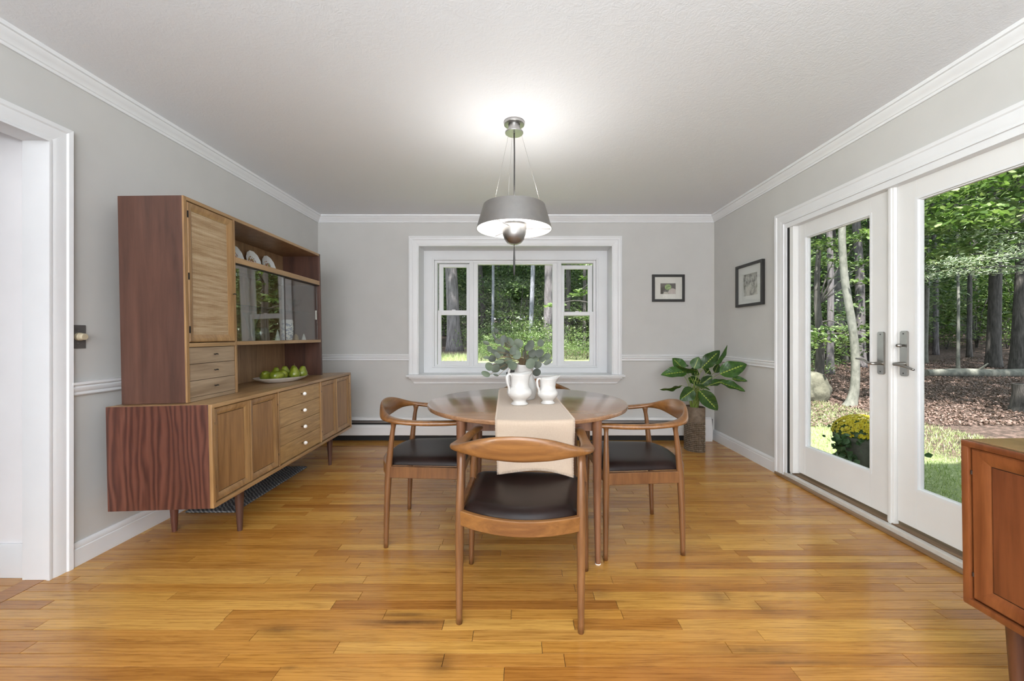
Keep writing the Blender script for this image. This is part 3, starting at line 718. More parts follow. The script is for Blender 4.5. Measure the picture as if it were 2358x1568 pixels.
def carcass(root, L, D, z0, z1, mside, mfront, mtop, t=0.020):
    bx('side_panel', mside, root, -D, -0.002, 0, t, z0, z1, c=0.002)
    bx('side_panel', mside, root, -D, -0.002, L-t, L, z0, z1, c=0.002)
    bx('top_board', mtop, root, -D, -0.001, t*0.2, L-t*0.2, z1-t, z1+0.0015, c=0.002)
    bx('bottom_board', mfront, root, -D, -0.001, t, L-t, z0, z0+t, c=0.002)
    bx('back_panel', mside, root, -D, -D+0.010, t, L-t, z0+t, z1-t)
    ee = 0.004                                             # front edging that runs round the case
    mh = M['front_h'] if mfront is M['front'] else mfront
    bx('front_edge', mfront, root, -0.004, 0.016, 0, t, z0, z1, c=ee, smooth=40)
    bx('front_edge', mfront, root, -0.004, 0.016, L-t, L, z0, z1, c=ee, smooth=40)
    bx('front_edge', mh, root, -0.004, 0.017, 0.001, L-0.001, z1-t, z1+0.001, c=ee, smooth=40)
    bx('front_edge', mh, root, -0.004, 0.017, 0.001, L-0.001, z0-0.001, z0+t, c=ee, smooth=40)
def turned_leg(root, x, y, ztop, m, r0=0.023, r1=0.0125, dz=0.0, foot=True):
    pts = [(x, y, dz), (x, y, ztop*0.35), (x, y, ztop*0.8), (x, y, ztop+0.02)]
    MB().tube(pts, [r1, lerp(r1, r0, 0.45), r0, r0*1.1], 14).build('leg', m, root, smooth=40)

sb = thing('sideboard', 'long low walnut sideboard with four doors and four white-knobbed drawers', 'sideboard', BLOC, BROT)
BZ0, BZ1 = 0.262, 0.785
carcass(sb, LB, 0.505, BZ0, BZ1, M['cathedral'], M['front'], M['front_h'])
bx('recess_back', M['dark_line'], sb, -0.05, -0.022, 0.02, LB-0.02, BZ0+0.02, BZ1-0.02)
zi0, zi1 = BZ0+0.024, BZ1-0.024
framed_door(sb, 0.024, 0.304, zi0, zi1, M['front'], M['panel'], -1)
framed_door(sb, 0.308, 0.584, zi0, zi1, M['front'], M['panel'], 1)
framed_door(sb, 1.188, 1.466, zi0, zi1, M['front'], M['panel'], -1)
framed_door(sb, 1.470, 1.750, zi0, zi1, M['front'], M['panel'], 1)
for ys in (0.588, 1.172): bx('divider', M['front'], sb, -0.03, 0.012, ys, ys+0.012, BZ0+0.02, BZ1-0.02, c=0.003)
dh = (zi1-zi0)/4
for i in range(4):
    d = bx('drawer', M['drawer'], sb, -0.02, 0.004, 0.602, 1.170, zi0+dh*i+0.0012, zi0+dh*(i+1)-0.0012, c=0.001)
    zk = zi0+dh*(i+0.5)+0.01
    MB().lathe([(0.004, 0), (0.004, 0.016), (0.0045, 0.018)], 12).build('knob_stem', M['brass'], d, loc=(0.004, 0.886, zk), rot=(0, PI/2, 0), smooth=True)
    MB().lathe([(0.0001, 0), (0.008, 0.001), (0.0125, 0.006), (0.0135, 0.012), (0.011, 0.019), (0.006, 0.023), (0.0001, 0.024)], 18).build('knob', M['knob_white'], d, loc=(0.019, 0.886, zk), rot=(0, PI/2, 0), smooth=True)
for yl in (0.315, 1.49):
    turned_leg(sb, -0.068, yl, BZ0-0.028, M['walnut_side'], dz=-0.002); turned_leg(sb, -0.440, yl, BZ0-0.028, M['walnut'], dz=0.008)
    mb = MB(); mb.box(-0.46, -0.048, yl-0.018, yl+0.018, BZ0-0.030, BZ0-0.0005, 0.006)
    mb.build('leg_rail', M['front'], sb, smooth=40)
for xl in (-0.068, -0.440):
    mb = MB(); mb.box(xl-0.012, xl+0.012, 0.315, 1.49, BZ0-0.026, BZ0-0.0005, 0.003)
    for s, yl in ((1, 0.315), (-1, 1.49)):
        mb.prism([(yl+s*0.016, BZ0-0.070), (yl+s*0.022, BZ0-0.046), (yl+s*0.040, BZ0-0.028), (yl+s*0.060, BZ0-0.025), (yl, BZ0-0.020)], 'x', xl-0.010, xl+0.010)
    mb.build('stretcher', M['front'], sb, smooth=40)

# hutch: stands on the sideboard
HL, HD, HZ = 1.500, 0.326, 1.075
hroot = BMAT @ Vector((-0.155, 0.058, BZ1+0.003))
hu = thing('hutch', 'tall walnut hutch with cane door, small drawers and sliding glass doors on the sideboard', 'hutch', hroot, BROT)
t = 0.020
bx('side_panel', M['walnut_side'], hu, -HD, -0.002, 0, t, 0, HZ, c=0.002)
bx('side_panel', M['walnut_side'], hu, -HD, -0.002, HL-t, HL, 0, HZ, c=0.002)
bx('top_board', M['niche'], hu, -HD, -0.001, 0.001, HL-0.001, HZ-t, HZ, c=0.002)
bx('back_panel', M['niche'], hu, -HD+0.004, -HD+0.014, t, HL-t, 0, HZ-t)
UD = 0.371
bx('divider', M['niche'], hu, -HD+0.014, -0.003, UD, UD+0.016, 0, HZ-t)
bx('front_edge', M['front'], hu, -0.004, 0.006, 0, t, 0, HZ, c=0.002)
bx('front_edge', M['walnut_side'], hu, -0.004, 0.006, HL-t, HL, 0, HZ, c=0.002)
bx('front_edge', M['front'], hu, -0.004, 0.006, UD, UD+0.016, 0, HZ-t, c=0.002)
bx('front_edge', M['front_h'], hu, -0.004, 0.006, t, HL-t, HZ-t, HZ, c=0.002)
zr = 1.085-0.785
bx('rail', M['front_h'], hu, -0.03, 0.006, t, UD+0.002, zr-0.012, zr+0.010, c=0.002)
bx('shelf', M['front_h'], hu, -HD+0.014, 0.006, UD+0.016, HL-t, zr-0.010, zr+0.014, c=0.002)
zt = 1.600-0.785
bx('shelf', M['front_h'], hu, -HD+0.014, 0.006, UD+0.016, HL-t, zt-0.018, zt+0.018, c=0.002)
# cane door
cd = bevel_ring(t+0.002, UD-0.002, zr+0.014, HZ-t-0.004, 0.040, -0.018, 0.008, -0.004).build('cane_door', M['front'], hu, smooth=25)
bx('cane_panel', M['cane'], cd, -0.010, -0.006, t+0.040, UD-0.040, zr+0.052, HZ-t-0.042)
for zz in (zr+0.08, 0.66, HZ-0.09):
    bx('hinge', M['black_metal'], cd, 0.0, 0.0095, t+0.003, t+0.007, zz-0.018, zz+0.018)
def pull(parent, y, z):
    mb = MB(); mb.tube([(0.004, y, z), (0.018, y, z)], 0.0022, 8)
    mb.tube([(0.018, y-0.013, z-0.002), (0.020, y-0.005, z+0.001), (0.020, y+0.005, z+0.001), (0.018, y+0.013, z-0.002)], [0.0024, 0.0034, 0.0034, 0.0024], 8)
    mb.build('pull', M['black_metal'], parent, smooth=40)
pull(cd, UD-0.014, 0.60)
# three small drawers
for i in range(3):
    z0 = 0.022+i*0.0885
    d = bx('drawer', M['drawer_grey'], hu, -0.02, 0.002, t+0.003, UD-0.003, z0, z0+0.086, c=0.0012)
    pull(d, (t+UD)/2, z0+0.046)
bx('base_rail', M['drawer_grey'], hu, -0.02, 0.0, t+0.001, UD, 0.0, 0.020)
bx('recess_back', M['dark_line'], hu, -0.05, -0.022, t, UD, 0.0, zr-0.01)
# sliding glass doors, glass shelf
ym = (UD+0.016+HL-t)/2
g1 = bx('glass_door', M['cab_glass'], hu, -0.010, -0.006, UD+0.018, ym+0.012, zr+0.015, zt-0.019)
g2 = bx('glass_door', M['cab_glass'], hu, -0.022, -0.018, ym-0.012, HL-t-0.002, zr+0.015, zt-0.019)
bx('door_edge', M['dark_line'], g1, -0.0115, -0.0045, ym+0.008, ym+0.0125, zr+0.015, zt-0.019)
bx('finger_pull', M['alu'], g2, -0.0175, -0.015, HL-t-0.040, HL-t-0.022, zr+0.19, zr+0.27)
bx('track', M['dark_line'], hu, -0.028, 0.004, UD+0.018, HL-t, zt-0.024, zt-0.0185)
bx('glass_shelf', M['cab_glass'], hu, -HD+0.02, -0.05, UD+0.02, HL-t-0.004, 0.545, 0.550)
HM = Matrix.Translation(hroot) @ Matrix.Rotation(BROT[2], 4, 'Z') @ Matrix.Rotation(BROT[1], 4, 'Y')

# plates on the upper shelf
def plate_mat():
    m, nt, b = newmat('floral_plate'); t_ = nt.nodes.new('ShaderNodeTexCoord')
    oi = nt.nodes.new('ShaderNodeObjectInfo')
    v = nt.nodes.new('ShaderNodeVectorMath'); v.operation = 'LENGTH'; nt.links.new(t_.outputs['Object'], v.inputs[0])
    n = noise_node(nt, t_.outputs['Object'], 55.0, 3, 0.6); n2 = noise_node(nt, t_.outputs['Object'], 34.0, 2)
    mask = math_node(nt, 'MULTIPLY', math_node(nt, 'LESS_THAN', v.outputs['Value'], 0.048), math_node(nt, 'GREATER_THAN', n.outputs['Fac'], 0.5))
    c = ramp(nt, n2.outputs['Fac'], [(0.3, (0.10, 0.05, 0.16)), (0.45, (0.30, 0.05, 0.08)), (0.55, (0.45, 0.32, 0.10)), (0.7, (0.15, 0.25, 0.12))])
    nt.links.new(mixc(nt, mask, (0.78, 0.79, 0.78), c), b.inputs['Base Color']); setin(b, Roughness=0.15, Coat_Weight=0.4, Coat_Roughness=0.05)
    return m
M['plate'] = plate_mat()
prof = [(0.0001, 0.004), (0.045, 0.004), (0.055, 0.007), (0.085, 0.016), (0.088, 0.018), (0.085, 0.013), (0.055, 0.003), (0.045, 0.0), (0.0001, 0.0)]
plab = ['scalloped white plate with fruit motif, the one nearest the cane door', 'scalloped white plate with purple motif, middle of three on the hutch shelf', 'scalloped white plate with plum motif, the one farthest from the cane door']
pme = None
for i, yy in enumerate((0.80, 1.005, 1.20)):
    p = HM @ Vector((-HD+0.042, yy, zt+0.018+0.083))
    if pme is None:
        o = MB().lathe(prof, 48, scal=lambda a: 1+0.018*math.cos(12*a)).build('plate', M['plate'], smooth=60); pme = o.data
    else: o = link('plate', pme, None)
    o.location = p; o.rotation_euler = (0, PI/2-0.22, BROT[2]+0.9*i)
    o.rotation_euler = (Matrix.Rotation(BROT[2], 4, 'Z') @ Matrix.Rotation(PI/2-0.22, 4, 'Y') @ Matrix.Rotation(1.3*i, 4, 'Z')).to_euler()
    tag(o, plab[i], 'plate', 'plates on the hutch shelf')
# glass and china behind the sliding doors
def onshelf(y, x, z): return HM @ Vector((x, y, z))
M['clear'] = pane_glass('clear_glassware', 1.6, (0.93, 0.96, 0.95), 0.02)
def jar_mat():
    m, nt, b = newmat('blue_white_china'); v = coords(nt)
    n = noise_node(nt, v, 60, 3, 0.6)
    c = ramp(nt, n.outputs['Fac'], [(0.44, (0.12, 0.16, 0.25)), (0.52, (0.72, 0.72, 0.66))]); nt.links.new(c, b.inputs['Base Color']); b.inputs['Roughness'].default_value = 0.2
    return m
zs = zr+0.0145
jar = thing('lidded_jar', 'blue and white lidded china jar behind the sliding glass', 'jar', onshelf(1.265, -0.17, zs))
MB().lathe([(0.0001, 0), (0.036, 0), (0.040, 0.008), (0.044, 0.05), (0.047, 0.11), (0.043, 0.135), (0.040, 0.14), (0.0001, 0.14)], 24).build('body', jar_mat(), jar, smooth=50)
MB().lathe([(0.0001, 0.141), (0.044, 0.141), (0.046, 0.150), (0.040, 0.170), (0.0001, 0.172)], 24).build('lid', M['ceramic'], jar, smooth=50)
g = MB().lathe([(0.0001, 0), (0.030, 0), (0.026, 0.006), (0.012, 0.02), (0.018, 0.06), (0.042, 0.16), (0.055, 0.20), (0.052, 0.20), (0.038, 0.155), (0.014, 0.06), (0.0001, 0.03)], 20, scal=lambda a: 1+0.05*math.cos(8*a)).build('glass_vase', M['clear'], smooth=60, loc=onshelf(0.79, -0.16, zs))
tag(g, 'flared cut glass vase on the cabinet floor behind the sliding door', 'vase')
g = MB().lathe([(0.0001, 0), (0.03, 0), (0.05, 0.03), (0.055, 0.055), (0.048, 0.085), (0.035, 0.10), (0.033, 0.10), (0.045, 0.083), (0.05, 0.055), (0.028, 0.006), (0.0001, 0.005)], 22).build('glass_bowl', M['clear'], smooth=60, loc=onshelf(0.91, -0.17, zs))
tag(g, 'round clear glass bowl beside the flared vase in the cabinet', 'bowl')
g = MB().lathe([(0.0001, 0), (0.035, 0), (0.03, 0.004), (0.006, 0.012), (0.006, 0.05), (0.03, 0.07), (0.05, 0.11), (0.047, 0.11), (0.026, 0.072), (0.0001, 0.058)], 20).build('stemmed_glass', M['clear'], smooth=60, loc=onshelf(1.29, -0.16, 0.5505))
tag(g, 'stemmed glass goblet standing on the glass shelf', 'glass', 'goblets on the glass shelf')
for yy, xx in ((1.41, -0.18), (1.15, -0.20)):
    o = link('stemmed_glass', g.data, None, loc=onshelf(yy, xx, 0.5505)); tag(o, 'stemmed glass goblet standing on the glass shelf', 'glass', 'goblets on the glass shelf')
for yy, hh, lb in ((0.985, 0.085, 'small white porcelain cone beside the round glass bowl'), (1.375, 0.055, 'tiny white porcelain cone right of the china jar')):
    o = MB().lathe([(0.0001, 0), (0.019, 0), (0.017, 0.01), (0.007, hh*0.75), (0.0001, hh)], 16).build('porcelain_cone', M['porcelain'], smooth=50, loc=onshelf(yy, -0.09, zs)); tag(o, lb, 'ornament')
o = MB().lathe([(0.0001, 0), (0.022, 0), (0.024, 0.008), (0.020, 0.03), (0.010, 0.042), (0.004, 0.05), (0.0001, 0.052)], 16).build('brass_bell', M['brass'], smooth=50, loc=onshelf(1.235, -0.085, zs)); tag(o, 'small brass bell in front of the china jar', 'bell')

# platter of pears
pm = BMAT @ Vector((-0.222, 1.045, BZ1+0.0045))
pdir = math.atan2(0.88, 0.475)
o = MB().lathe([(0.0001, 0.006), (0.11, 0.006), (0.125, 0.010), (0.185, 0.030), (0.200, 0.036), (0.206, 0.036), (0.200, 0.032), (0.185, 0.024), (0.128, 0.004), (0.120, 0.0), (0.0001, 0.0)], 64, sx=1.0, sy=0.62,
               scal=lambda a: 1+0.012*math.cos(16*a)).build('platter', M['porcelain'], smooth=60, loc=pm, rot=(0, 0.0, pdir))
tag(o, 'oval white porcelain platter of pears on the sideboard', 'platter')
def pear_mat():
    m, nt, b = newmat('pear_skin'); v = coords(nt); oi = nt.nodes.new('ShaderNodeObjectInfo')
    n = noise_node(nt, v, 28, 4); c = ramp(nt, n.outputs['Fac'], [(0.3, (0.085, 0.12, 0.006)), (0.55, (0.17, 0.205, 0.014)), (0.75, (0.26, 0.27, 0.04))])
    sp = noise_node(nt, v, 420, 2); c2 = ramp(nt, sp.outputs['Fac'], [(0.60, (1, 1, 1)), (0.7, (0.75, 0.6, 0.4))])
    nt.links.new(mixc(nt, 0.6, c, c2, 'MULTIPLY'), b.inputs['Base Color']); setin(b, Roughness=0.32, Coat_Weight=0.2)
    return m
M['pear'] = pear_mat(); M['stem'] = plain('pear_stem', (0.07, 0.04, 0.02), 0.7)
pear = thing('pear', 'x', 'pear', group='pears on the white platter')
MB().lathe([(0.0001, 0.006), (0.010, 0.001), (0.022, 0.004), (0.034, 0.016), (0.040, 0.034), (0.037, 0.050), (0.028, 0.066), (0.021, 0.080), (0.016, 0.090), (0.008, 0.096), (0.0001, 0.093)], 24).build('skin', M['pear'], pear, smooth=True)
MB().tube([(0, 0, 0.092), (0.001, 0, 0.102), (0.004, 0.001, 0.112)], [0.0012, 0.0011, 0.0018], 6).build('stem', M['stem'], pear, smooth=True)
def on_platter(a, c_, z): # a along the platter, c_ across towards the room
    d = Vector((math.cos(pdir), math.sin(pdir), 0)); n_ = Vector((d.y, -d.x, 0))
    return pm + d*a + n_*c_ + Vector((0, 0, z))
specs = [((-0.100, 0.018, 0.043), (1.45, 0.2, 2.2), 'round side of a lying pear at the end nearest the cane door'),
         ((-0.085, -0.045, 0.030), (0.6, 0.9, -0.5), 'pear leaning with its neck up behind the lying pear nearest the cane door'),
         ((-0.010, -0.070, 0.010), (0.0, 0.12, 0.4), 'small pear with a dark stem at the back of the platter'),
         ((-0.012, 0.030, 0.046), (-1.5, 0.25, 0.6), 'pear lying on its side at the middle front of the platter'),
         ((0.055, -0.048, 0.017), (0.05, -0.08, 1.4), 'plump pear standing upright at the middle back of the platter'),
         ((0.125, -0.050, 0.014), (-0.1, 0.0, 0.3), 'pear standing at the back between the two right-hand pears'),
         ((0.078, 0.036, 0.012), (0.03, -0.04, 2.0), 'bell-shaped pear standing in front with a crossed stem'),
         ((0.150, 0.012, 0.013), (0.12, 0.10, 1.0), 'outermost pear at the end of the platter away from the cane door')]
for i, (pos, rot, lb) in enumerate(specs):
    o = pear if i == 0 else copy_tree(pear)
    o.location = on_platter(*pos); o.rotation_euler = rot; o['label'] = lb

# woven mat under the sideboard
def mat_weave():
    m, nt, b = newmat('grey_braid'); v = coords(nt)
    w1 = nt.nodes.new('ShaderNodeTexWave'); w1.wave_type = 'BANDS'; w1.bands_direction = 'DIAGONAL'; w1.inputs['Scale'].default_value = 22; w1.inputs['Distortion'].default_value = 4; nt.links.new(v, w1.inputs['Vector'])
    n = noise_node(nt, v, 90, 3)
    mm = math_node(nt, 'MULTIPLY', w1.outputs['Fac'], n.outputs['Fac'])
    c = ramp(nt, mm, [(0.1, (0.06, 0.07, 0.085)), (0.6, (0.30, 0.31, 0.31))]); nt.links.new(c, b.inputs['Base Color']); b.inputs['Roughness'].default_value = 0.95
    bump(nt, b, mm, 0.8, 0.006); return m
o = bx('floor_mat', mat_weave(), None, -2.13, -1.815, 2.545, 3.42, 0.001, 0.013, c=0.004)
tag(o, 'grey braided mat on the floor under the sideboard', 'mat')
# dimmer
dm = thing('dimmer_switch', 'grey metal dimmer plate with round ivory knob beside the cased opening', 'switch', (XL+0.001, 1.972, 1.128))
bx('plate', plain('grey_switch_plate', (0.17, 0.165, 0.16), 0.45, 0.5), dm, 0.0, 0.004, -0.034, 0.034, -0.058, 0.058, c=0.0015)
ivory = plain('ivory_knob', (0.50, 0.43, 0.30), 0.4)
MB().lathe([(0.020, 0), (0.0195, 0.012), (0.017, 0.014), (0.0165, 0.030), (0.0145, 0.033), (0.0001, 0.033)], 22).build('knob', ivory, dm, loc=(0.004, 0, 0), rot=(0, PI/2, 0), smooth=40)
for z in (-0.032, 0.032):
    MB().lathe([(0.0035, 0), (0.003, 0.002), (0.0001, 0.002)], 10).build('screw', M['steel'], dm, loc=(0.004, -0.002, z), rot=(0, PI/2, 0))

# ------------------------------------------------------------------ table, runner, chairs
TX, TY, TR, TZ = 0.053, 2.442, 0.597, 0.735
tb = thing('dining_table', 'round walnut dining table with tapered legs and a white runner across it', 'table', (TX, TY, 0))
for s in (-1, 1):
    n = 48; prof = [(TR-0.010, 0.711), (TR-0.003, 0.714), (TR, 0.720), (TR, 0.729), (TR-0.003, 0.734), (TR-0.006, TZ)]
    mb = MB(); m = len(prof); vs = []; fs = []
    for i in range(n+1):
        a = PI*i/n*s
        for r, z in prof: vs.append((r*math.cos(a), r*math.sin(a)+s*0.0008, z))
    for i in range(n):
        for kk in range(m-1): fs.append((i*m+kk, (i+1)*m+kk, (i+1)*m+kk+1, i*m+kk+1))
    fs.append(tuple(i*m+m-1 for i in range(n+1))); fs.append(tuple(i*m for i in range(n+1))[::-1])
    fs.append(tuple(range(m))+tuple(n*m+kk for kk in range(m-1, -1, -1)))
    mb.add(vs, fs).build('table_top', M['table'], tb, smooth=30)
lx, ly = 0.338, 0.462
for sx in (-1, 1):
    for sy in (-1, 1):
        l = MB().tube([(sx*lx*1.01, sy*ly*1.005, 0.004), (sx*lx, sy*ly, 0.35), (sx*lx, sy*ly, 0.60), (sx*lx, sy*ly, 0.712)], [0.0135, 0.0195, 0.0235, 0.0235], 18).build('leg', M['table_edge'], tb, smooth=40)
        MB().lathe([(0.0001, 0), (0.0145, 0), (0.0145, 0.005), (0.0001, 0.005)], 16).build('foot_pad', M['felt'], l, loc=(sx*lx*1.01, sy*ly*1.005, 0.0005))
for sy in (-1, 1): bx('apron', M['table_edge'], tb, -lx, lx, sy*(ly-0.03)-0.010, sy*(ly-0.03)+0.010, 0.655, 0.7105)
for sx in (-1, 1): bx('apron', M['table_edge'], tb, sx*lx-0.010, sx*lx+0.010, -ly+0.03, ly-0.03, 0.655, 0.7105)

# runner
rn = thing('table_runner', 'cream linen runner hanging over the front edge of the round table', 'table runner', (0, 0, 0))
def runner_pt(u, s):
    """u 0..1 across, s metres along from the back edge (on the table) to the hanging front end"""
    xb, xf = lerp(-0.146, 0.226, u), lerp(-0.109, 0.266, u)
    Yb = TY+0.602
    def ye(x): return TY-math.sqrt((TR+0.004)**2-(x-TX)**2)
    # skewed strip on top
    tot = Yb-ye(xf)
    if s < tot-0.012:
        tt = s/tot; x = lerp(xb, xf, tt); y_ = Yb-s
        yb_ = TY+math.sqrt((TR+0.003)**2-(x-TX)**2)
        z = TZ+0.0022
        if y_ > yb_: z -= min(0.06, (y_-yb_)*1.0); y_ = yb_+0.003
        return (x, y_, z)
    q = s-(tot-0.012); x = xf
    if q < 0.026:
        a = q/0.026*PI/2; return (x, ye(xf)+0.012-0.0145*math.sin(a), TZ+0.0022-0.012*(1-math.cos(a)))
    d = q-0.026
    wv = 0.010*math.sin(u*7.0+0.6)*smooth01(d/0.12)+0.006*math.sin(u*3.0+d*16)*smooth01(d/0.1)
    shr = 0.010*smooth01(d/0.2)*(1-2*u)
    return (x+shr, ye(xf)-0.0035-wv-0.012*smooth01(d/0.2), TZ-0.010-d)
NU, NS, ST = 26, 90, 1.43
vs = [runner_pt(i/NU, ST*j/NS) for j in range(NS+1) for i in range(NU+1)]
fs = [(j*(NU+1)+i, j*(NU+1)+i+1, (j+1)*(NU+1)+i+1, (j+1)*(NU+1)+i) for j in range(NS) for i in range(NU)]
o = MB().add(vs, fs).build('cloth', M['linen'], rn, smooth=True)
sd = o.modifiers.new('thickness', 'SOLIDIFY'); sd.thickness = 0.0018; sd.offset = 1.0
mb = MB()
for e, sg in ((0.0, -1), (1.0, 1)):
    for j in range(12, 120):
        s = ST*j/120; a = Vector(runner_pt(e, s)); b_ = Vector(runner_pt(e-sg*0.016, s))
        nrm_ = Vector((0, -0.6, 0.8))*0.0022
        mb.tube([b_+nrm_, a+nrm_+Vector((sg*0.002, 0, 0))], 0.0008, 4)
for i in range(2, 60):
    a = Vector(runner_pt(i/60, ST)); b_ = Vector(runner_pt(i/60, ST-0.010))
    mb.tube([b_+Vector((0, -0.003, 0)), a+Vector((0, -0.003, -0.001))], 0.0010, 4)
mb.build('stitching', M['thread'], rn, kind='stuff')

# chair
def make_chair():
    ch = thing('armchair', 'x', 'chair', group='matching teak armchairs around the table')
    half = [(0.244, 0.247, 0.672, 0.022, 0.014), (0.250, 0.236, 0.672, 0.044, 0.021), (0.255, 0.19, 0.671, 0.046, 0.026), (0.262, 0.10, 0.668, 0.040, 0.027),
            (0.267, 0.0, 0.669, 0.043, 0.027), (0.268, -0.08, 0.674, 0.055, 0.026), (0.262, -0.140, 0.681, 0.062, 0.026), (0.240, -0.195, 0.690, 0.052, 0.030),
            (0.190, -0.236, 0.700, 0.034, 0.052), (0.110, -0.264, 0.708, 0.025, 0.086), (0.0, -0.275, 0.711, 0.022, 0.103)]
    full = half + [(-a, b_, c_, d, e) for a, b_, c_, d, e in half[-2::-1]]
    S = catmull(full, 6); n = 16; vs = []; fs = []
    for i, (x, y_, z, w_, h_) in enumerate(S):
        p, q = S[max(i-1, 0)], S[min(i+1, len(S)-1)]
        t_ = Vector((q[0]-p[0], q[1]-p[1], 0)).normalized(); sd_ = Vector((t_.y, -t_.x, 0))
        back = smooth01((0.72-abs(x)/0.27)/0.5)*smooth01((-y_-0.1)/0.1)
        for j in range(n):
            a = 2*PI*j/n; ca, sa = math.cos(a), math.sin(a)
            ex = 0.85
            cu = math.copysign(abs(ca)**ex, ca)*w_/2; cv = math.copysign(abs(sa)**ex, sa)*h_/2
            vs.append((x+sd_.x*cu, y_+sd_.y*cu-back*cv*0.22, z+cv))
    for i in range(len(S)-1):
        for j in range(n): fs.append((i*n+j, i*n+(j+1) % n, (i+1)*n+(j+1) % n, (i+1)*n+j))
    fs.append(tuple(range(n))); fs.append(tuple((len(S)-1)*n+j for j in range(n))[::-1])
    MB().add(vs, fs).build('arm_and_back_rail', M['chair_rail'], ch, smooth=True)
    for s in (-1, 1):
        P0 = [(s*0.282, 0.205, 0.0), (s*0.278, 0.203, 0.20), (s*0.272, 0.200, 0.42), (s*0.262, 0.198, 0.60), (s*0.258, 0.197, 0.645), (s*0.2575, 0.197, 0.664)]
        MB().tube(catmull(P0, 4), [r[0] for r in catmull([(0.0115,), (0.0150,), (0.0175,), (0.0125,), (0.0115,), (0.016,)], 4)], 14).build('leg', M['chair'], ch, smooth=True)
        P1 = [(s*0.237, -0.205, 0.0), (s*0.238, -0.200, 0.20), (s*0.239, -0.190, 0.42), (s*0.239, -0.172, 0.60), (s*0.240, -0.165, 0.648), (s*0.242, -0.163, 0.676)]
        MB().tube(catmull(P1, 4), [r[0] for r in catmull([(0.0115,), (0.0150,), (0.0178,), (0.0130,), (0.0125,), (0.019,)], 4)], 14).build('leg', M['chair'], ch, smooth=True)
    def bar(name, pts, z0, z1, th):
        A = []; B = []; n_ = len(pts); mbb = MB()
        for i, (x, y_) in enumerate(pts):
            p, q = pts[max(i-1, 0)], pts[min(i+1, n_-1)]
            d = Vector((q[0]-p[0], q[1]-p[1])).normalized(); nn = Vector((d.y, -d.x))*th/2; e = 0.003
            A += [(x+nn.x, y_+nn.y, z0+e), (x+nn.x, y_+nn.y, z1-e), (x+nn.x*0.7, y_+nn.y*0.7, z1), (x-nn.x*0.7, y_-nn.y*0.7, z1), (x-nn.x, y_-nn.y, z1-e), (x-nn.x, y_-nn.y, z0+e), (x-nn.x*0.7, y_-nn.y*0.7, z0), (x+nn.x*0.7, y_+nn.y*0.7, z0)]
        fs_ = []
        for i in range(n_-1):
            for j in range(8): fs_.append((i*8+j, i*8+(j+1) % 8, (i+1)*8+(j+1) % 8, (i+1)*8+j))
        fs_.append(tuple(range(8))); fs_.append(tuple((n_-1)*8+j for j in range(8)))
        mbb.add(A, fs_).build(name, M['chair_rail'] if 'side' not in name else M['chair'], ch, smooth=30)
    bar('side_rail', [(0.272, 0.195), (0.240, -0.190)], 0.376, 0.436, 0.024)
    bar('side_rail', [(-0.272, 0.195), (-0.240, -0.190)], 0.376, 0.436, 0.024)
    bar('front_rail', [(-0.270, 0.200), (0.270, 0.200)], 0.380, 0.436, 0.022)
    arc = [(lerp(-0.236, 0.236, i/16), -0.192-0.072*(1-(2*i/16-1)**2)) for i in range(17)]
    bar('back_rail', arc, 0.384, 0.442, 0.022)
    # leather cushion
    nu, nv = 20, 18; vs = []; fs = []
    def hw(v): return lerp(0.250, 0.222, v)
    def pos(u, v, top):
        x = hw(v)*u
        yf = 0.208+0.008*(1-u*u); yb_ = -0.186-0.068*(1-u*u)
        y_ = lerp(yf, yb_, v)
        ed = max(0.0, (1-abs(u)**6))*max(0.0, (1-abs(2*v-1)**6))
        if top: z = 0.447+0.030*ed**0.35-0.004*(1-u*u)*(1-(2*v-1)**2)
        else: z = 0.436
        return (x, y_, z)
    for top in (1, 0):
        for j in range(nv+1):
            for i in range(nu+1): vs.append(pos(2*i/nu-1, j/nv, top))
    N_ = (nu+1)*(nv+1)
    for j in range(nv):
        for i in range(nu):
            a = j*(nu+1)+i
            fs.append((a, a+1, a+nu+2, a+nu+1)); fs.append((N_+a, N_+a+nu+1, N_+a+nu+2, N_+a+1))
    for j in range(nv):
        for i in (0, nu):
            a = j*(nu+1)+i; fs.append((a, a+nu+1, N_+a+nu+1, N_+a))
    for i in range(nu):
        for j in (0, nv):
            a = j*(nu+1)+i; fs.append((a, a+1, N_+a+1, N_+a))
    MB().add(vs, fs).build('leather_seat', M['leather'], ch, smooth=60)
    return ch
ch0 = make_chair()
spots = [((0.024, 1.748), -0.106, 'teak armchair with its curved back towards the open floor in front of the runner'),
         ((-0.5065, 2.371), -PI/2+0.01, 'teak armchair on the sideboard side of the round table'),
         ((0.644, 2.295), PI/2+0.004, 'teak armchair on the glass door side of the round table'),
         ((0.140, 3.130), PI, 'teak armchair between the table and the window, mostly hidden by the table')]
for i, (pos, rz, lb) in enumerate(spots):
    o = ch0 if i == 0 else copy_tree(ch0)
    o.location = (pos[0], pos[1], 0.0005); o.rotation_euler = (0, 0, rz); o['label'] = lb

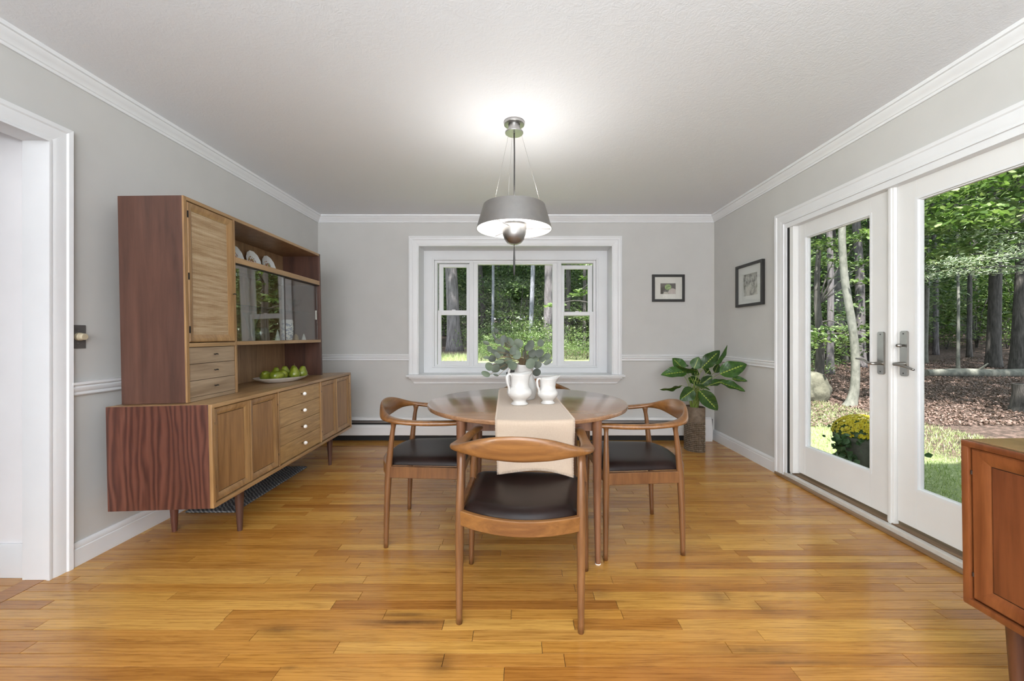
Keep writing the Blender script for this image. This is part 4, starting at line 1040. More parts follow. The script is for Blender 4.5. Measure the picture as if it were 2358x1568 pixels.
# ------------------------------------------------------------------ pitchers and eucalyptus
ZT = TZ+0.0045
def pitcher(label, loc, rot, sc_, prof, handle, spout=0.35, name='pitcher', mat='ceramic', group=None):
    t_ = thing(name, label, 'pitcher', loc, (0, 0, rot), group)
    n = 40; m = len(prof); zmax = max(z for r, z in prof); vs = []; fs = []
    for i in range(n):
        a = 2*PI*i/n; lip = max(0.0, math.cos(a))**6; wav = 0.5+0.5*math.cos(a*2)
        for r, z in prof:
            up = smooth01((z/zmax-0.72)/0.28)
            rr = r*(1+spout*lip*up); zz = z+0.16*zmax*spout*up*(lip*0.9)+0.012*zmax*up*wav
            vs.append((rr*sc_*math.cos(a), rr*sc_*math.sin(a), zz*sc_))
    for i in range(n):
        j = (i+1) % n
        for kk in range(m-1): fs.append((i*m+kk, j*m+kk, j*m+kk+1, i*m+kk+1))
    MB().add(vs, fs).build('body', M[mat], t_, smooth=True)
    hp = catmull([tuple(c_*sc_ for c_ in q) for q in handle], 6)
    MB().tube(hp, [0.0072*sc_*(1.15-0.4*abs(2*i/(len(hp)-1)-1)) for i in range(len(hp))], 10).build('handle', M[mat], t_, smooth=True)
    return t_
pp = [(0.0001, 0.0), (0.046, 0.0), (0.0495, 0.003), (0.049, 0.007), (0.043, 0.012), (0.038, 0.020), (0.041, 0.027), (0.056, 0.040), (0.068, 0.054), (0.0725, 0.068), (0.070, 0.082), (0.062, 0.094), (0.0575, 0.099), (0.055, 0.104),
      (0.0530, 0.120), (0.0545, 0.145), (0.058, 0.166), (0.0605, 0.175), (0.0590, 0.178), (0.055, 0.168), (0.050, 0.145), (0.049, 0.115), (0.06, 0.085), (0.055, 0.05), (0.0001, 0.03)]
hd = [(-0.050, 0, 0.150), (-0.050, 0.0, 0.163), (-0.066, 0, 0.176), (-0.083, 0, 0.163), (-0.081, 0, 0.130), (-0.072, 0, 0.105), (-0.069, 0, 0.085), (-0.070, 0, 0.068)]
pitcher('larger white ironstone pitcher with a scrolled handle on the runner', (0.006, 2.285, ZT), 0.55, 1.0, pp, hd)
pitcher('smaller white ironstone pitcher with a scalloped lip on the runner', (0.170, 2.315, ZT), 0.45, 0.84, pp, hd, 0.6)
pv_ = [(0.0001, 0), (0.070, 0), (0.074, 0.003), (0.0745, 0.008), (0.080, 0.022), (0.086, 0.045), (0.085, 0.070), (0.076, 0.105), (0.064, 0.140), (0.056, 0.165), (0.054, 0.185), (0.060, 0.205), (0.063, 0.212), (0.061, 0.214), (0.054, 0.200), (0.048, 0.180), (0.06, 0.13), (0.075, 0.06), (0.0001, 0.02)]
hv = [(-0.050, 0, 0.190), (-0.068, 0, 0.200), (-0.085, 0, 0.185), (-0.092, 0, 0.150), (-0.088, 0, 0.11), (-0.080, 0, 0.085)]
VX, VY = 0.030, 2.495
pitcher('tall white teardrop pitcher behind the two smaller ones, holding eucalyptus', (VX, VY, ZT), 0.1, 1.0, pv_, hv, 0.45)

def leaf_mat(name, dark, light, vein=None, rough=0.5, trans=0.2):
    m, nt, b = newmat(name); v = coords(nt)
    oi = nt.nodes.new('ShaderNodeObjectInfo')
    n = noise_node(nt, v, 12, 3); c = ramp(nt, n.outputs['Fac'], [(0.3, dark), (0.7, light)])
    hs = nt.nodes.new('ShaderNodeHueSaturation'); nt.links.new(c, hs.inputs['Color'])
    nt.links.new(math_node(nt, 'ADD', math_node(nt, 'MULTIPLY', oi.outputs['Random'], 0.7), 0.65), hs.inputs['Value'])
    nt.links.new(math_node(nt, 'ADD', math_node(nt, 'MULTIPLY', oi.outputs['Random'], 0.5), 0.6), hs.inputs['Saturation'])
    nt.links.new(hs.outputs['Color'], b.inputs['Base Color'])
    setin(b, Roughness=rough)
    return m, nt, b, hs
M['euc'] = leaf_mat('eucalyptus_leaf', (0.060, 0.082, 0.052), (0.135, 0.165, 0.112), rough=0.6)[0]
M['euc_stem'] = plain('eucalyptus_stem', (0.22, 0.15, 0.08), 0.7)
eu = thing('eucalyptus_bunch', 'bunch of round-leaved grey-green eucalyptus stems in the tall white pitcher', 'foliage', (VX, VY, ZT+0.195))
def round_leaf(name, m, parent, c_, nrm, a_len, b_wid, spin, base_dir):
    """disc leaf, slightly cupped and pointed; returns nothing"""
    nrm = nrm.normalized(); ax = (base_dir - nrm*base_dir.dot(nrm))
    if ax.length < 1e-4: ax = nrm.orthogonal()
    ax.normalize(); bx_ = nrm.cross(ax)
    vs = [c_]; n = 20
    for ring in (0.5, 1.0):
        for i in range(n):
            a = 2*PI*i/n; r = 1.0+0.06*math.cos(a)**3
            q = c_ + ax*(math.cos(a)*a_len*ring*r) + bx_*(math.sin(a)*b_wid*ring) + nrm*(-0.22*b_wid*ring*ring*abs(math.sin(a))**2+0.10*a_len*math.cos(a)*ring)
            vs.append(q)
    fs = [(0, 1+i, 1+(i+1) % n) for i in range(n)] + [(1+i, 1+n+i, 1+n+(i+1) % n, 1+(i+1) % n) for i in range(n)]
    return MB().add(vs, fs).build(name, m, parent, smooth=True)
el = [(150,790,70,44),(210,655,66,66),(325,690,72,70),(265,520,62,52),(172,495,64,24),(215,340,56,40),(155,235,56,30),(300,115,58,20),(330,12,46,36),(375,200,55,45),
      (480,160,62,58),(560,225,78,76),(440,225,60,30),(735,245,76,70),(935,280,90,72),(1135,235,58,50),(410,380,78,72),(300,390,58,38),(515,420,62,52),(640,375,70,60),
      (705,450,72,64),(850,440,74,32),(900,510,66,50),(1010,490,78,74),(1110,415,72,60),(1160,525,60,46),(1250,475,56,50),(1265,578,72,36),(1075,625,70,56),(950,610,82,70),
      (1060,762,72,58),(810,600,78,66),(630,640,78,66),(460,620,90,80),(565,510,72,32),(392,570,80,30),(332,812,42,18),(850,745,72,24),(770,655,60,44),(690,330,60,54),
      (620,250,60,50),(985,420,66,60),(560,560,64,50),(870,330,50,40),(360,455,56,40)]
re = random.Random(5); mouth = Vector((0, 0, 0.0)); stm = MB()
for (zx, zy, la, lb_) in el:
    px_, py_ = 1100+zx/7.84, 760+zy/7.84
    dY = re.uniform(-0.13, 0.06) if 500 < zx < 1000 else re.uniform(-0.10, 0.08)
    c_ = P(px_, py_, VY+dY) - Vector((VX, VY, ZT+0.195))
    out = (c_-mouth)
    nrm = Vector((re.uniform(-0.55, 0.55), -1.0, re.uniform(-0.2, 0.6)))
    s = (VY+dY)/F/7.84*1.0
    ang = Vector((out.x, out.y*0.3, out.z+0.02)).normalized() + Vector((re.uniform(-0.5, 0.5), 0, re.uniform(-0.5, 0.5)))
    round_leaf('leaf', M['euc'], eu, c_, nrm, la*s*1.2, lb_*s*1.22, 0, ang)
    base_ = c_-ang.normalized()*la*s*0.9
    mid = mouth*0.45+base_*0.55+Vector((0, 0, 0.035))
    stm.tube(catmull([tuple(mouth+Vector((re.uniform(-.02,.02), re.uniform(-.02,.02), -0.03))), tuple(mouth*0.75+mid*0.25+Vector((0,0,0.02))), tuple(mid), tuple(base_)], 4), 0.0013, 5)
stm.build('stems', M['euc_stem'], eu, smooth=True)
# small dark object on the window sill behind the flowers
o = MB().box(-0.055, 0.055, -0.03, 0.03, 0, 0.022, 0.004).box(-0.030, 0.048, -0.025, 0.025, 0.022, 0.060, 0.004).build('binocular_case', plain('black_leatherette', (0.015, 0.013, 0.013), 0.45), loc=P(1177, 860, 4.36)*1.0)
o.location = (-0.080, 4.37, 0.7112); tag(o, 'small black case on the window sill behind the eucalyptus', 'case')
o.name = 'small_case'

# ------------------------------------------------------------------ pendant lamp
LX, LY = -0.0265, 2.434
lp = thing('pendant_lamp', 'brushed nickel drum pendant lamp hanging over the round table', 'lamp', (LX, LY, 0))
cn = MB().lathe([(0.0001, ZC-0.0005), (0.063, ZC-0.0005), (0.064, ZC-0.006), (0.062, ZC-0.016), (0.057, ZC-0.018), (0.036, ZC-0.018), (0.036, ZC-0.058), (0.055, ZC-0.060), (0.0555, ZC-0.066), (0.054, ZC-0.069), (0.0001, ZC-0.069)], 40).build('canopy', M['steel'], lp, smooth=30)
MB().tube([(0, 0, ZC-0.066), (0.0015, 0, 2.25), (0.001, 0, 2.05), (0, 0, 1.86)], 0.0042, 10).build('cord', M['dark_cord'], lp, smooth=True)
ZS0, ZS1 = 1.781, 1.924
steel_shade = plain('shade_nickel', (0.40, 0.395, 0.385), 0.42, 1.0)
shade = MB().lathe([(0.2285, ZS0), (0.1865, ZS1), (0.1885, ZS1+0.001), (0.2305, ZS0)], 72, ring=True).build('shade', steel_shade, lp, smooth=30)
MB().lathe([(0.2278, ZS0+0.001), (0.1858, ZS1-0.001), (0.1848, ZS1-0.001), (0.2268, ZS0+0.001)], 72, ring=True).build('shade_lining', plain('white_lining', (0.88, 0.87, 0.85), 0.6), shade, smooth=30)
MB().lathe([(0.0001, 1.690), (0.022, 1.691), (0.044, 1.701), (0.060, 1.722), (0.070, 1.750), (0.0755, 1.785), (0.0775, 1.815), (0.0755, 1.815), (0.072, 1.785), (0.058, 1.726), (0.0001, 1.697)], 44).build('reflector_cup', M['steel'], lp, smooth=True)
for a in (0.06, 0.06+2*PI/3, 0.06+4*PI/3):
    MB().tube([(0.074*math.cos(a), 0.074*math.sin(a), 1.790), (0.226*math.cos(a), 0.226*math.sin(a), 1.789)], 0.0028, 8).build('spoke', M['steel'], lp, smooth=True)
for a in (0.35, 0.35+2*PI/3, 0.35+4*PI/3):
    MB().tube([(0.048*math.cos(a), 0.048*math.sin(a), ZC-0.067), (0.186*math.cos(a), 0.186*math.sin(a), ZS1)], 0.0007, 5).build('suspension_wire', M['steel'], lp, smooth=True)
MB().tube([(0, -0.002, 1.690), (0, -0.004, 1.66)], 0.0022, 8).build('pull_cord', M['dark_cord'], lp, smooth=True)
MB().tube([(0, -0.004, 1.672), (0, -0.004, 1.655), (0, -0.004, 1.60), (0, -0.004, 1.53), (0, -0.004, 1.505), (0, -0.004, 1.502)], [0.003, 0.0042, 0.0062, 0.0060, 0.0050, 0.002], 12).build('pull_handle', M['dark_cord'], lp, smooth=True)
MB().lathe([(0.0001, 1.800), (0.013, 1.800), (0.014, 1.82), (0.024, 1.845), (0.026, 1.862), (0.019, 1.882), (0.0001, 1.888)], 20).build('bulb', emis('bulb_glow', (1.0, 0.95, 0.86), 12.0), lp, smooth=True)
pl = bpy.data.lights.new('pendant_bulb', 'POINT'); pl.energy = 9; pl.color = (1.0, 0.975, 0.94); pl.shadow_soft_size = 0.03
po = bpy.data.objects.new('pendant_bulb', pl); COL.objects.link(po); po.parent = lp; po.location = (0, 0, 1.905)

# unseen lamp added to light the white wall beyond the opening
hl = thing('added_hall_lamp', 'added round white ceiling lamp, out of view, filling the hallway with light', 'lamp', (-3.1, 0.9, ZC))
MB().lathe([(0.0001, -0.07), (0.08, -0.06), (0.13, -0.03), (0.14, 0.0), (0.0001, 0.0)], 28).build('diffuser', emis('hall_fill_glow', (1.0, 0.97, 0.95), 0.9), hl, smooth=True)
hp_ = bpy.data.lights.new('hall_fill_bulb', 'POINT'); hp_.energy = 1.9; hp_.color = (1.0, 0.97, 0.97); hp_.shadow_soft_size = 0.12
ho = bpy.data.objects.new('hall_fill_bulb', hp_); COL.objects.link(ho); ho.parent = hl; ho.location = (0, 0, -0.22)

# ------------------------------------------------------------------ pictures
M['frame_black'] = plain('black_frame', (0.018, 0.017, 0.016), 0.4)
def art_flower():
    m, nt, b = newmat('print_pale_bloom'); t_ = nt.nodes.new('ShaderNodeTexCoord')
    n = noise_node(nt, t_.outputs['Object'], 70, 4)
    def blob(cx_, cz_, rx, rz, soft):
        sp = nt.nodes.new('ShaderNodeSeparateXYZ'); nt.links.new(t_.outputs['Object'], sp.inputs[0])
        dx = math_node(nt, 'POWER', math_node(nt, 'ABSOLUTE', math_node(nt, 'MULTIPLY', math_node(nt, 'SUBTRACT', sp.outputs[0], cx_), 1/rx)), 2.0)
        dz = math_node(nt, 'POWER', math_node(nt, 'ABSOLUTE', math_node(nt, 'MULTIPLY', math_node(nt, 'SUBTRACT', sp.outputs[2], cz_), 1/rz)), 2.0)
        d = math_node(nt, 'ADD', math_node(nt, 'ADD', dx, dz), math_node(nt, 'MULTIPLY', n.outputs['Fac'], 0.8))
        return math_node(nt, 'LESS_THAN', d, soft)
    c = ramp(nt, n.outputs['Fac'], [(0.3, (0.035, 0.035, 0.03)), (0.7, (0.12, 0.095, 0.075))])
    c = mixc(nt, blob(0.045, -0.038, 0.045, 0.040, 1.3), c, (0.48, 0.42, 0.38))
    c = mixc(nt, blob(-0.025, -0.055, 0.030, 0.016, 1.3), c, (0.45, 0.42, 0.34))
    c = mixc(nt, blob(-0.002, 0.012, 0.040, 0.036, 1.2), c, ramp(nt, n.outputs['Fac'], [(0.35, (0.10, 0.20, 0.05)), (0.65, (0.42, 0.52, 0.22))]))
    nt.links.new(c, b.inputs['Base Color']); b.inputs['Roughness'].default_value = 0.6; return m
def art_sketch():
    m, nt, b = newmat('print_grey_sketch'); v = coords(nt, 'Object', (1, 1, 0.6))
    n = noise_node(nt, v, 75, 5, 0.7); n2 = noise_node(nt, coords(nt, 'Object', (1, 1, 1)), 9, 2)
    c = ramp(nt, n.outputs['Fac'], [(0.38, (0.05, 0.05, 0.045)), (0.52, (0.30, 0.30, 0.27)), (0.66, (0.60, 0.60, 0.55))])
    c = mixc(nt, ramp(nt, n2.outputs['Fac'], [(0.45, (0, 0, 0)), (0.6, (0.85, 0.85, 0.85))]), c, (0.58, 0.59, 0.54))
    nt.links.new(c, b.inputs['Base Color']); b.inputs['Roughness'].default_value = 0.7; return m
M['matboard'] = paint('cream_matboard', (0.70, 0.69, 0.63), 0.8)
M['matboard_cool'] = paint('pale_matboard', (0.70, 0.72, 0.69), 0.8)
def picture(label, cat, loc, rot, W_, H_, fw, win_, mat_m, art, dep=0.022):
    """local frame: x right, z up, -y out of the wall"""
    t_ = thing('framed_picture', label, cat, loc, rot)
    mb = MB()
    for a in ((-W_/2, W_/2, H_/2-fw, H_/2), (-W_/2, W_/2, -H_/2, -H_/2+fw), (-W_/2, -W_/2+fw, -H_/2+fw, H_/2-fw), (W_/2-fw, W_/2, -H_/2+fw, H_/2-fw)):
        mb.box(a[0], a[1], -dep, -0.001, a[2], a[3], 0.0012)
    mb.build('frame', M['frame_black'], t_)
    x0, x1, z0, z1 = win_
    mb = MB(); y0, y1 = -0.0105, -0.008; X_, Z_ = W_/2-fw+0.002, H_/2-fw+0.002
    for a in ((-X_, X_, z1, Z_), (-X_, X_, -Z_, z0), (-X_, x0, z0, z1), (x1, X_, z0, z1)): mb.box(a[0], a[1], y0, y1, a[2], a[3])
    mb.build('mat_board', mat_m, t_)
    bx('print', art, t_, x0-0.004, x1+0.004, -0.0075, -0.006, z0-0.004, z1+0.004)
    bx('glass', M['pic_glass'], t_, -X_, X_, -0.0150, -0.0130, -Z_, Z_)
    return t_
KB = F/(YB-0.02)
cxp, czp = (1539.7-CX)/KB, H+(CY-663.2)/KB
picture('small black framed print of a pale bloom, beside the window', 'picture', (cxp, YB, czp), (0, 0, 0), 74.7/KB, 62.7/KB, 0.027, (-0.0845, 0.0800, -0.0640, 0.0520), M['matboard'], art_flower())
YP0, YP1 = 3.43, 3.84
picture('larger black framed grey sketch on the wall by the glass door', 'picture', (XR, 3.654, 1.602), (0, 0, -PI/2), 0.424, 0.394, 0.024, (-0.105, 0.115, -0.100, 0.100), M['matboard_cool'], art_sketch(), 0.028)

# ------------------------------------------------------------------ potted plant in the corner
PLX, PLY = 1.742, 3.945
pt_ = thing('potted_plant', 'leafy green plant with yellow-veined leaves in a tall brown patterned pot', 'plant', (PLX, PLY, 0))
def pot_mat():
    m, nt, b = newmat('brown_relief_pot'); v = coords(nt)
    n = noise_node(nt, v, 30, 4); c = ramp(nt, n.outputs['Fac'], [(0.3, (0.095, 0.068, 0.042)), (0.7, (0.175, 0.130, 0.088))])
    nt.links.new(c, b.inputs['Base Color']); b.inputs['Roughness'].default_value = 0.55
    sp = nt.nodes.new('ShaderNodeSeparateXYZ'); nt.links.new(v, sp.inputs[0])
    ang = math_node(nt, 'MULTIPLY', math_node(nt, 'SUBTRACT', sp.outputs[0], sp.outputs[1]), 150.0); zz = math_node(nt, 'MULTIPLY', sp.outputs[2], 170.0)
    dia = math_node(nt, 'MULTIPLY', math_node(nt, 'SINE', math_node(nt, 'ADD', ang, zz)), math_node(nt, 'SINE', math_node(nt, 'SUBTRACT', ang, zz)))
    dia = math_node(nt, 'MULTIPLY', dia, math_node(nt, 'LESS_THAN', sp.outputs[2], 0.29))
    bump(nt, b, dia, 0.9, 0.006)
    return m
M['pot'] = pot_mat()
d = Vector((0.57, -0.82)); nn_ = Vector((0.82, 0.57)); C_ = 0.112; Bg = 0.082
outline = []
for s in (1, -1):
    for i in range(26):
        u = lerp(-1, 1, i/26)*s
        outline.append(d*C_*u + nn_*Bg*s*(1-u*u)**0.75)
zs_ = [0.0, 0.004] + [0.006+0.010*i for i in range(28)] + [0.29, 0.30, 0.36, 0.425, 0.434, 0.434, 0.40]
vs = []; fs = []; n = len(outline)
for k_, z in enumerate(zs_):
    sc_ = 0.97 if k_ == 0 else (0.86 if k_ >= len(zs_)-2 else 1.0)
    if k_ == len(zs_)-2: sc_ = 0.90
    for i, q in enumerate(outline):
        bmp = 0.0
        if 0.012 < z < 0.285:                       # staggered dimples in the lower part
            ph = math.sin(i/26*PI*11)*math.sin(z/0.027*PI) if True else 0
            bmp = 0.0006*ph
        nr = q.normalized()*bmp
        vs.append((q.x*sc_+nr.x, q.y*sc_+nr.y, z))
for k_ in range(len(zs_)-1):
    for i in range(n):
        j = (i+1) % n; fs.append((k_*n+i, k_*n+j, (k_+1)*n+j, (k_+1)*n+i))
fs.append(tuple(range(n))[::-1])
MB().add(vs, fs).build('pot', M['pot'], pt_, smooth=40)
MB().add([(q.x*0.86, q.y*0.86, 0.405) for q in outline], [tuple(range(n))]).build('soil', plain('dark_soil', (0.03, 0.022, 0.016), 0.95), pt_)
def plant_leaf_mat():
    m, nt, b = newmat('veined_leaf'); t_ = nt.nodes.new('ShaderNodeTexCoord'); oi = nt.nodes.new('ShaderNodeObjectInfo')
    sp = nt.nodes.new('ShaderNodeSeparateXYZ'); nt.links.new(t_.outputs['Object'], sp.inputs[0])
    ay = math_node(nt, 'ABSOLUTE', sp.outputs[1])
    n = noise_node(nt, t_.outputs['Object'], 7, 3)
    c = ramp(nt, n.outputs['Fac'], [(0.3, (0.010, 0.034, 0.006)), (0.7, (0.034, 0.088, 0.010))])
    # side veins: stripes slanting from the midrib
    ph = math_node(nt, 'SUBTRACT', math_node(nt, 'MULTIPLY', sp.outputs[0], 60.0), math_node(nt, 'MULTIPLY', ay, 46.0))
    vein = math_node(nt, 'GREATER_THAN', math_node(nt, 'SINE', ph), 0.55)
    near = math_node(nt, 'LESS_THAN', math_node(nt, 'ADD', ay, math_node(nt, 'MULTIPLY', n.outputs['Fac'], 0.10)), 0.095)
    mid = math_node(nt, 'LESS_THAN', ay, 0.009)
    mk = math_node(nt, 'MAXIMUM', math_node(nt, 'MULTIPLY', vein, near), mid)
    mk = math_node(nt, 'MULTIPLY', mk, math_node(nt, 'LESS_THAN', sp.outputs[0], 0.86))
    hs = nt.nodes.new('ShaderNodeHueSaturation'); nt.links.new(c, hs.inputs['Color'])
    nt.links.new(math_node(nt, 'ADD', math_node(nt, 'MULTIPLY', oi.outputs['Random'], 1.0), 0.75), hs.inputs['Value'])
    nt.links.new(mixc(nt, mk, hs.outputs['Color'], (0.34, 0.40, 0.06)), b.inputs['Base Color'])
    setin(b, Roughness=0.33, Specular_IOR_Level=0.45)
    bump(nt, b, math_node(nt, 'SINE', ph), 0.10, 0.01)
    return m
M['plant_leaf'] = plant_leaf_mat(); M['plant_stem'] = plain('leaf_stem', (0.20, 0.27, 0.05), 0.5)
def unit_leaf(droop, fold, wav):
    NL, NW = 14, 8; vs = []; fs = []
    for i in range(NL+1):
        t_ = i/NL; w_ = 0.5*(math.sin(PI*min(1, t_**0.72))**0.75 if 0 < t_ < 1 else 0.0)
        if i == NL: w_ = 0.004
        if i == 0: w_ = 0.05
        for j in range(NW+1):
            q = 2*j/NW-1
            vs.append((t_, q*w_, -droop*t_*t_ + fold*abs(q)*w_ + wav*math.sin(t_*13+(2 if q > 0 else 0))*abs(q)**2*w_))
    for i in range(NL):
        for j in range(NW): a = i*(NW+1)+j; fs.append((a, a+1, a+NW+2, a+NW+1))
    me = bpy.data.meshes.new('leaf'); me.from_pydata(vs, [], fs)
    for p in me.polygons: p.use_smooth = True
    me.materials.append(M['plant_leaf']); return me
ul = [unit_leaf(0.12, 0.30, 0.10), unit_leaf(0.25, 0.20, 0.14), unit_leaf(0.05, 0.38, 0.08)]
pls = [((455,425),(125,455),150,0.02,(0.1,-0.75,0.65)), ((420,400),(285,245),150,0.08,(0.0,-0.9,0.4)), ((600,415),(310,350),95,-0.02,(0,-0.5,-0.8)), ((550,385),(612,232),130,0.0,(-0.3,-0.9,0.2)),
       ((650,378),(885,135),150,-0.05,(-0.4,-0.85,0.3)), ((822,330),(985,80),85,-0.10,(0.65,-0.6,0.3)), ((815,435),(872,325),90,-0.02,(0,-0.9,-0.2)), ((885,455),(1235,308),195,-0.33,(-0.15,-0.85,0.5)),
       ((1040,520),(1240,545),85,-0.36,(0,-0.7,0.7)), ((880,562),(1222,668),110,-0.34,(0.1,-0.75,0.6)), ((740,602),(965,512),90,-0.12,(0,-0.6,0.75)), ((618,672),(860,925),165,-0.18,(-0.35,-0.9,0.25)),
       ((545,655),(372,790),165,-0.14,(0.35,-0.9,0.35)), ((390,602),(125,688),85,-0.06,(0.1,-0.6,-0.75)), ((470,515),(650,565),90,0.06,(0,-0.9,0.1)), ((555,602),(768,655),70,-0.16,(0,-0.5,0.8)),
       ((672,385),(785,455),70,0.03,(0,-0.8,0.4)), ((648,592),(785,478),110,-0.08,(-0.2,-0.9,0.2)), ((500,400),(620,460),100,0.10,(0,-0.9,0.3)), ((330,360),(490,330),70,0.12,(0,-0.6,0.7))]
stm = MB(); org = Vector((PLX, PLY, 0))
for i, (b0, t0, wz_, dY, nh) in enumerate(pls):
    Bp = P(1500+b0[0]/5.6, 780+b0[1]/5.6, PLY+dY*0.85)-org; Tp = P(1500+t0[0]/5.6, 780+t0[1]/5.6, PLY+dY)-org
    ax = Tp-Bp; L = ax.length; ax.normalize(); nh = Vector(nh); ny = nh.cross(ax).normalized(); nz_ = ax.cross(ny).normalized()
    W_ = wz_/5.6*(PLY+dY)/F*1.15
    dr_ = (0.12, 0.25, 0.05)[i % 3]
    mtx = Matrix((( ax.x*L, ny.x*W_, nz_.x*L*0.6, Bp.x), (ax.y*L, ny.y*W_, nz_.y*L*0.6, Bp.y), (ax.z*L, ny.z*W_, nz_.z*L*0.6, Bp.z), (0, 0, 0, 1)))
    o = link('leaf', ul[i % 3], None, pt_); o.matrix_local = mtx
    r0 = Vector((re.uniform(-0.035, 0.03), re.uniform(-0.03, 0.03), 0.40))
    m1 = r0*0.5+Bp*0.5+Vector((0, 0, 0.07)); m1.x = lerp(r0.x, Bp.x, 0.32); m1.y = lerp(r0.y, Bp.y, 0.32)
    stm.tube(catmull([tuple(r0), tuple(lerp(r0, m1, 0.5)), tuple(m1), tuple(Bp), tuple(Bp+ax*0.03)], 4), [r[0] for r in catmull([(0.0045,), (0.004,), (0.003,), (0.002,), (0.0015,)], 4)], 6)
for i in range(16):
    a = i*2.4; r0 = Vector((0.030*math.cos(a), 0.025*math.sin(a), 0.40)); t0 = Vector((0.055*math.cos(a)-0.005, 0.04*math.sin(a), 0.55+0.05*math.sin(i*1.7)))
    stm.tube([r0, (r0+t0)/2*1.0+Vector((0.004*math.sin(i), 0, 0)), t0], [0.0065, 0.006, 0.003], 6)
stm.build('stems', M['plant_stem'], pt_, smooth=True)

# ------------------------------------------------------------------ cabinet at the right edge
rc = thing('cabinet', 'orange-brown walnut cabinet with framed doors standing before the glass door', 'cabinet', (1.443, 1.275, 0), (0, 0.016, PI))
carcass(rc, 1.10, 0.46, 0.285, 0.803, M['right_cab'], M['right_cab'], M['right_cab_top'])
bx('recess_back', M['dark_line'], rc, -0.05, -0.022, 0.02, 1.08, 0.305, 0.783)
framed_door(rc, 0.023, 0.545, 0.308, 0.780, M['right_cab'], M['right_cab_panel'], -1, 0.044)
framed_door(rc, 0.549, 1.077, 0.308, 0.780, M['right_cab'], M['right_cab_panel'], 1, 0.044)
for yl in (0.075, 1.02):
    for xl in (-0.065, -0.40):
        turned_leg(rc, xl, yl, 0.282, M['dark_leg'], 0.024, 0.014, 0.0005 if xl > -0.2 else -0.003)

# ------------------------------------------------------------------ outdoors
def gz(x, y):
    back = 0.74*smooth01((y-4.9)/2.2)*smooth01((4.6-x)/3.0)
    right = 0.020*max(0.0, x-4.5)+0.012*max(0.0, y-7.0)+0.07*max(0.0, math.hypot(x, y)-21.0)
    nz = 0.05*mnoise.noise(Vector((x*0.35, y*0.35, 0.3)))*smooth01((max(x-4.0, y-6.5))/3.0)
    return -0.12+back+right+nz
def ground_mat():
    m, nt, b = newmat('forest_floor'); geo = nt.nodes.new('ShaderNodeNewGeometry')
    sp = nt.nodes.new('ShaderNodeSeparateXYZ'); nt.links.new(geo.outputs['Position'], sp.inputs[0])
    n = noise_node(nt, geo.outputs['Position'], 16, 6, 0.75); n2 = noise_node(nt, geo.outputs['Position'], 0.9, 3); n3 = noise_node(nt, geo.outputs['Position'], 30, 4, 0.7)
    lit = ramp(nt, n.outputs['Fac'], [(0.36, (0.018, 0.012, 0.009)), (0.5, (0.075, 0.048, 0.038)), (0.66, (0.24, 0.160, 0.140))])
    gr = ramp(nt, n3.outputs['Fac'], [(0.3, (0.12, 0.18, 0.06)), (0.6, (0.34, 0.40, 0.20)), (0.75, (0.55, 0.58, 0.38))])
    f = math_node(nt, 'ADD', math_node(nt, 'MULTIPLY', math_node(nt, 'SUBTRACT', sp.outputs[0], 4.9), -0.9), math_node(nt, 'MULTIPLY', math_node(nt, 'SUBTRACT', n2.outputs['Fac'], 0.5), 3.0))
    f2 = math_node(nt, 'MULTIPLY', math_node(nt, 'SUBTRACT', 9.6, sp.outputs[1]), 0.5)
    f = math_node(nt, 'MINIMUM', f, f2)
    fr = nt.nodes.new('ShaderNodeClamp'); nt.links.new(f, fr.inputs['Value'])
    nt.links.new(mixc(nt, fr.outputs[0], lit, gr), b.inputs['Base Color']); b.inputs['Roughness'].default_value = 0.95
    bump(nt, b, n.outputs['Fac'], 0.6, 0.05); return m
gx = [-16+i*0.55 for i in range(118)]; gy = [0.95+i*0.5 for i in range(100)]
vs = [(x, y, gz(x, y)) for y in gy for x in gx]; nx = len(gx)
fs = [(j*nx+i, j*nx+i+1, (j+1)*nx+i+1, (j+1)*nx+i) for j in range(len(gy)-1) for i in range(nx-1)]
MB().add(vs, fs).build('ground', ground_mat(), smooth=True, kind='structure')

rg = random.Random(11)
# lawn blades
def blades(mb, n, x0, x1, y0, y1, h):
    for _ in range(n):
        x, y = rg.uniform(x0, x1), rg.uniform(y0, y1)
        if XR+0.2 < x < 3.25 and y < 3.35: continue
        z = gz(x, y); a = rg.uniform(0, 2*PI); w_ = rg.uniform(0.002, 0.005); hh = h*rg.uniform(0.5, 1.2); l = rg.uniform(-0.03, 0.03)
        mb.add([(x-w_*math.cos(a), y-w_*math.sin(a), z-0.01), (x+w_*math.cos(a), y+w_*math.sin(a), z-0.01), (x+l, y+rg.uniform(-0.03, 0.03), z+hh)], [(0, 1, 2)])
def foliage_mat(name, dark, mid, light, trans=0.45, rough=0.5, spec=0.5):
    m = bpy.data.materials.new(name); m.use_nodes = True; nt = m.node_tree; nt.nodes.clear()
    geo = nt.nodes.new('ShaderNodeNewGeometry')
    c = ramp(nt, geo.outputs['Random Per Island'], [(0.0, dark), (0.5, mid), (1.0, light)])
    pb = nt.nodes.new('ShaderNodeBsdfPrincipled'); nt.links.new(c, pb.inputs['Base Color']); pb.inputs['Roughness'].default_value = rough
    tr = nt.nodes.new('ShaderNodeBsdfTranslucent'); c2 = mixc(nt, 1.0, c, (1.0, 1.15, 0.55), 'MULTIPLY'); nt.links.new(c2, tr.inputs['Color'])
    mx = nt.nodes.new('ShaderNodeMixShader'); mx.inputs[0].default_value = trans
    o = nt.nodes.new('ShaderNodeOutputMaterial'); nt.links.new(pb.outputs[0], mx.inputs[1]); nt.links.new(tr.outputs[0], mx.inputs[2]); nt.links.new(mx.outputs[0], o.inputs['Surface'])
    return m
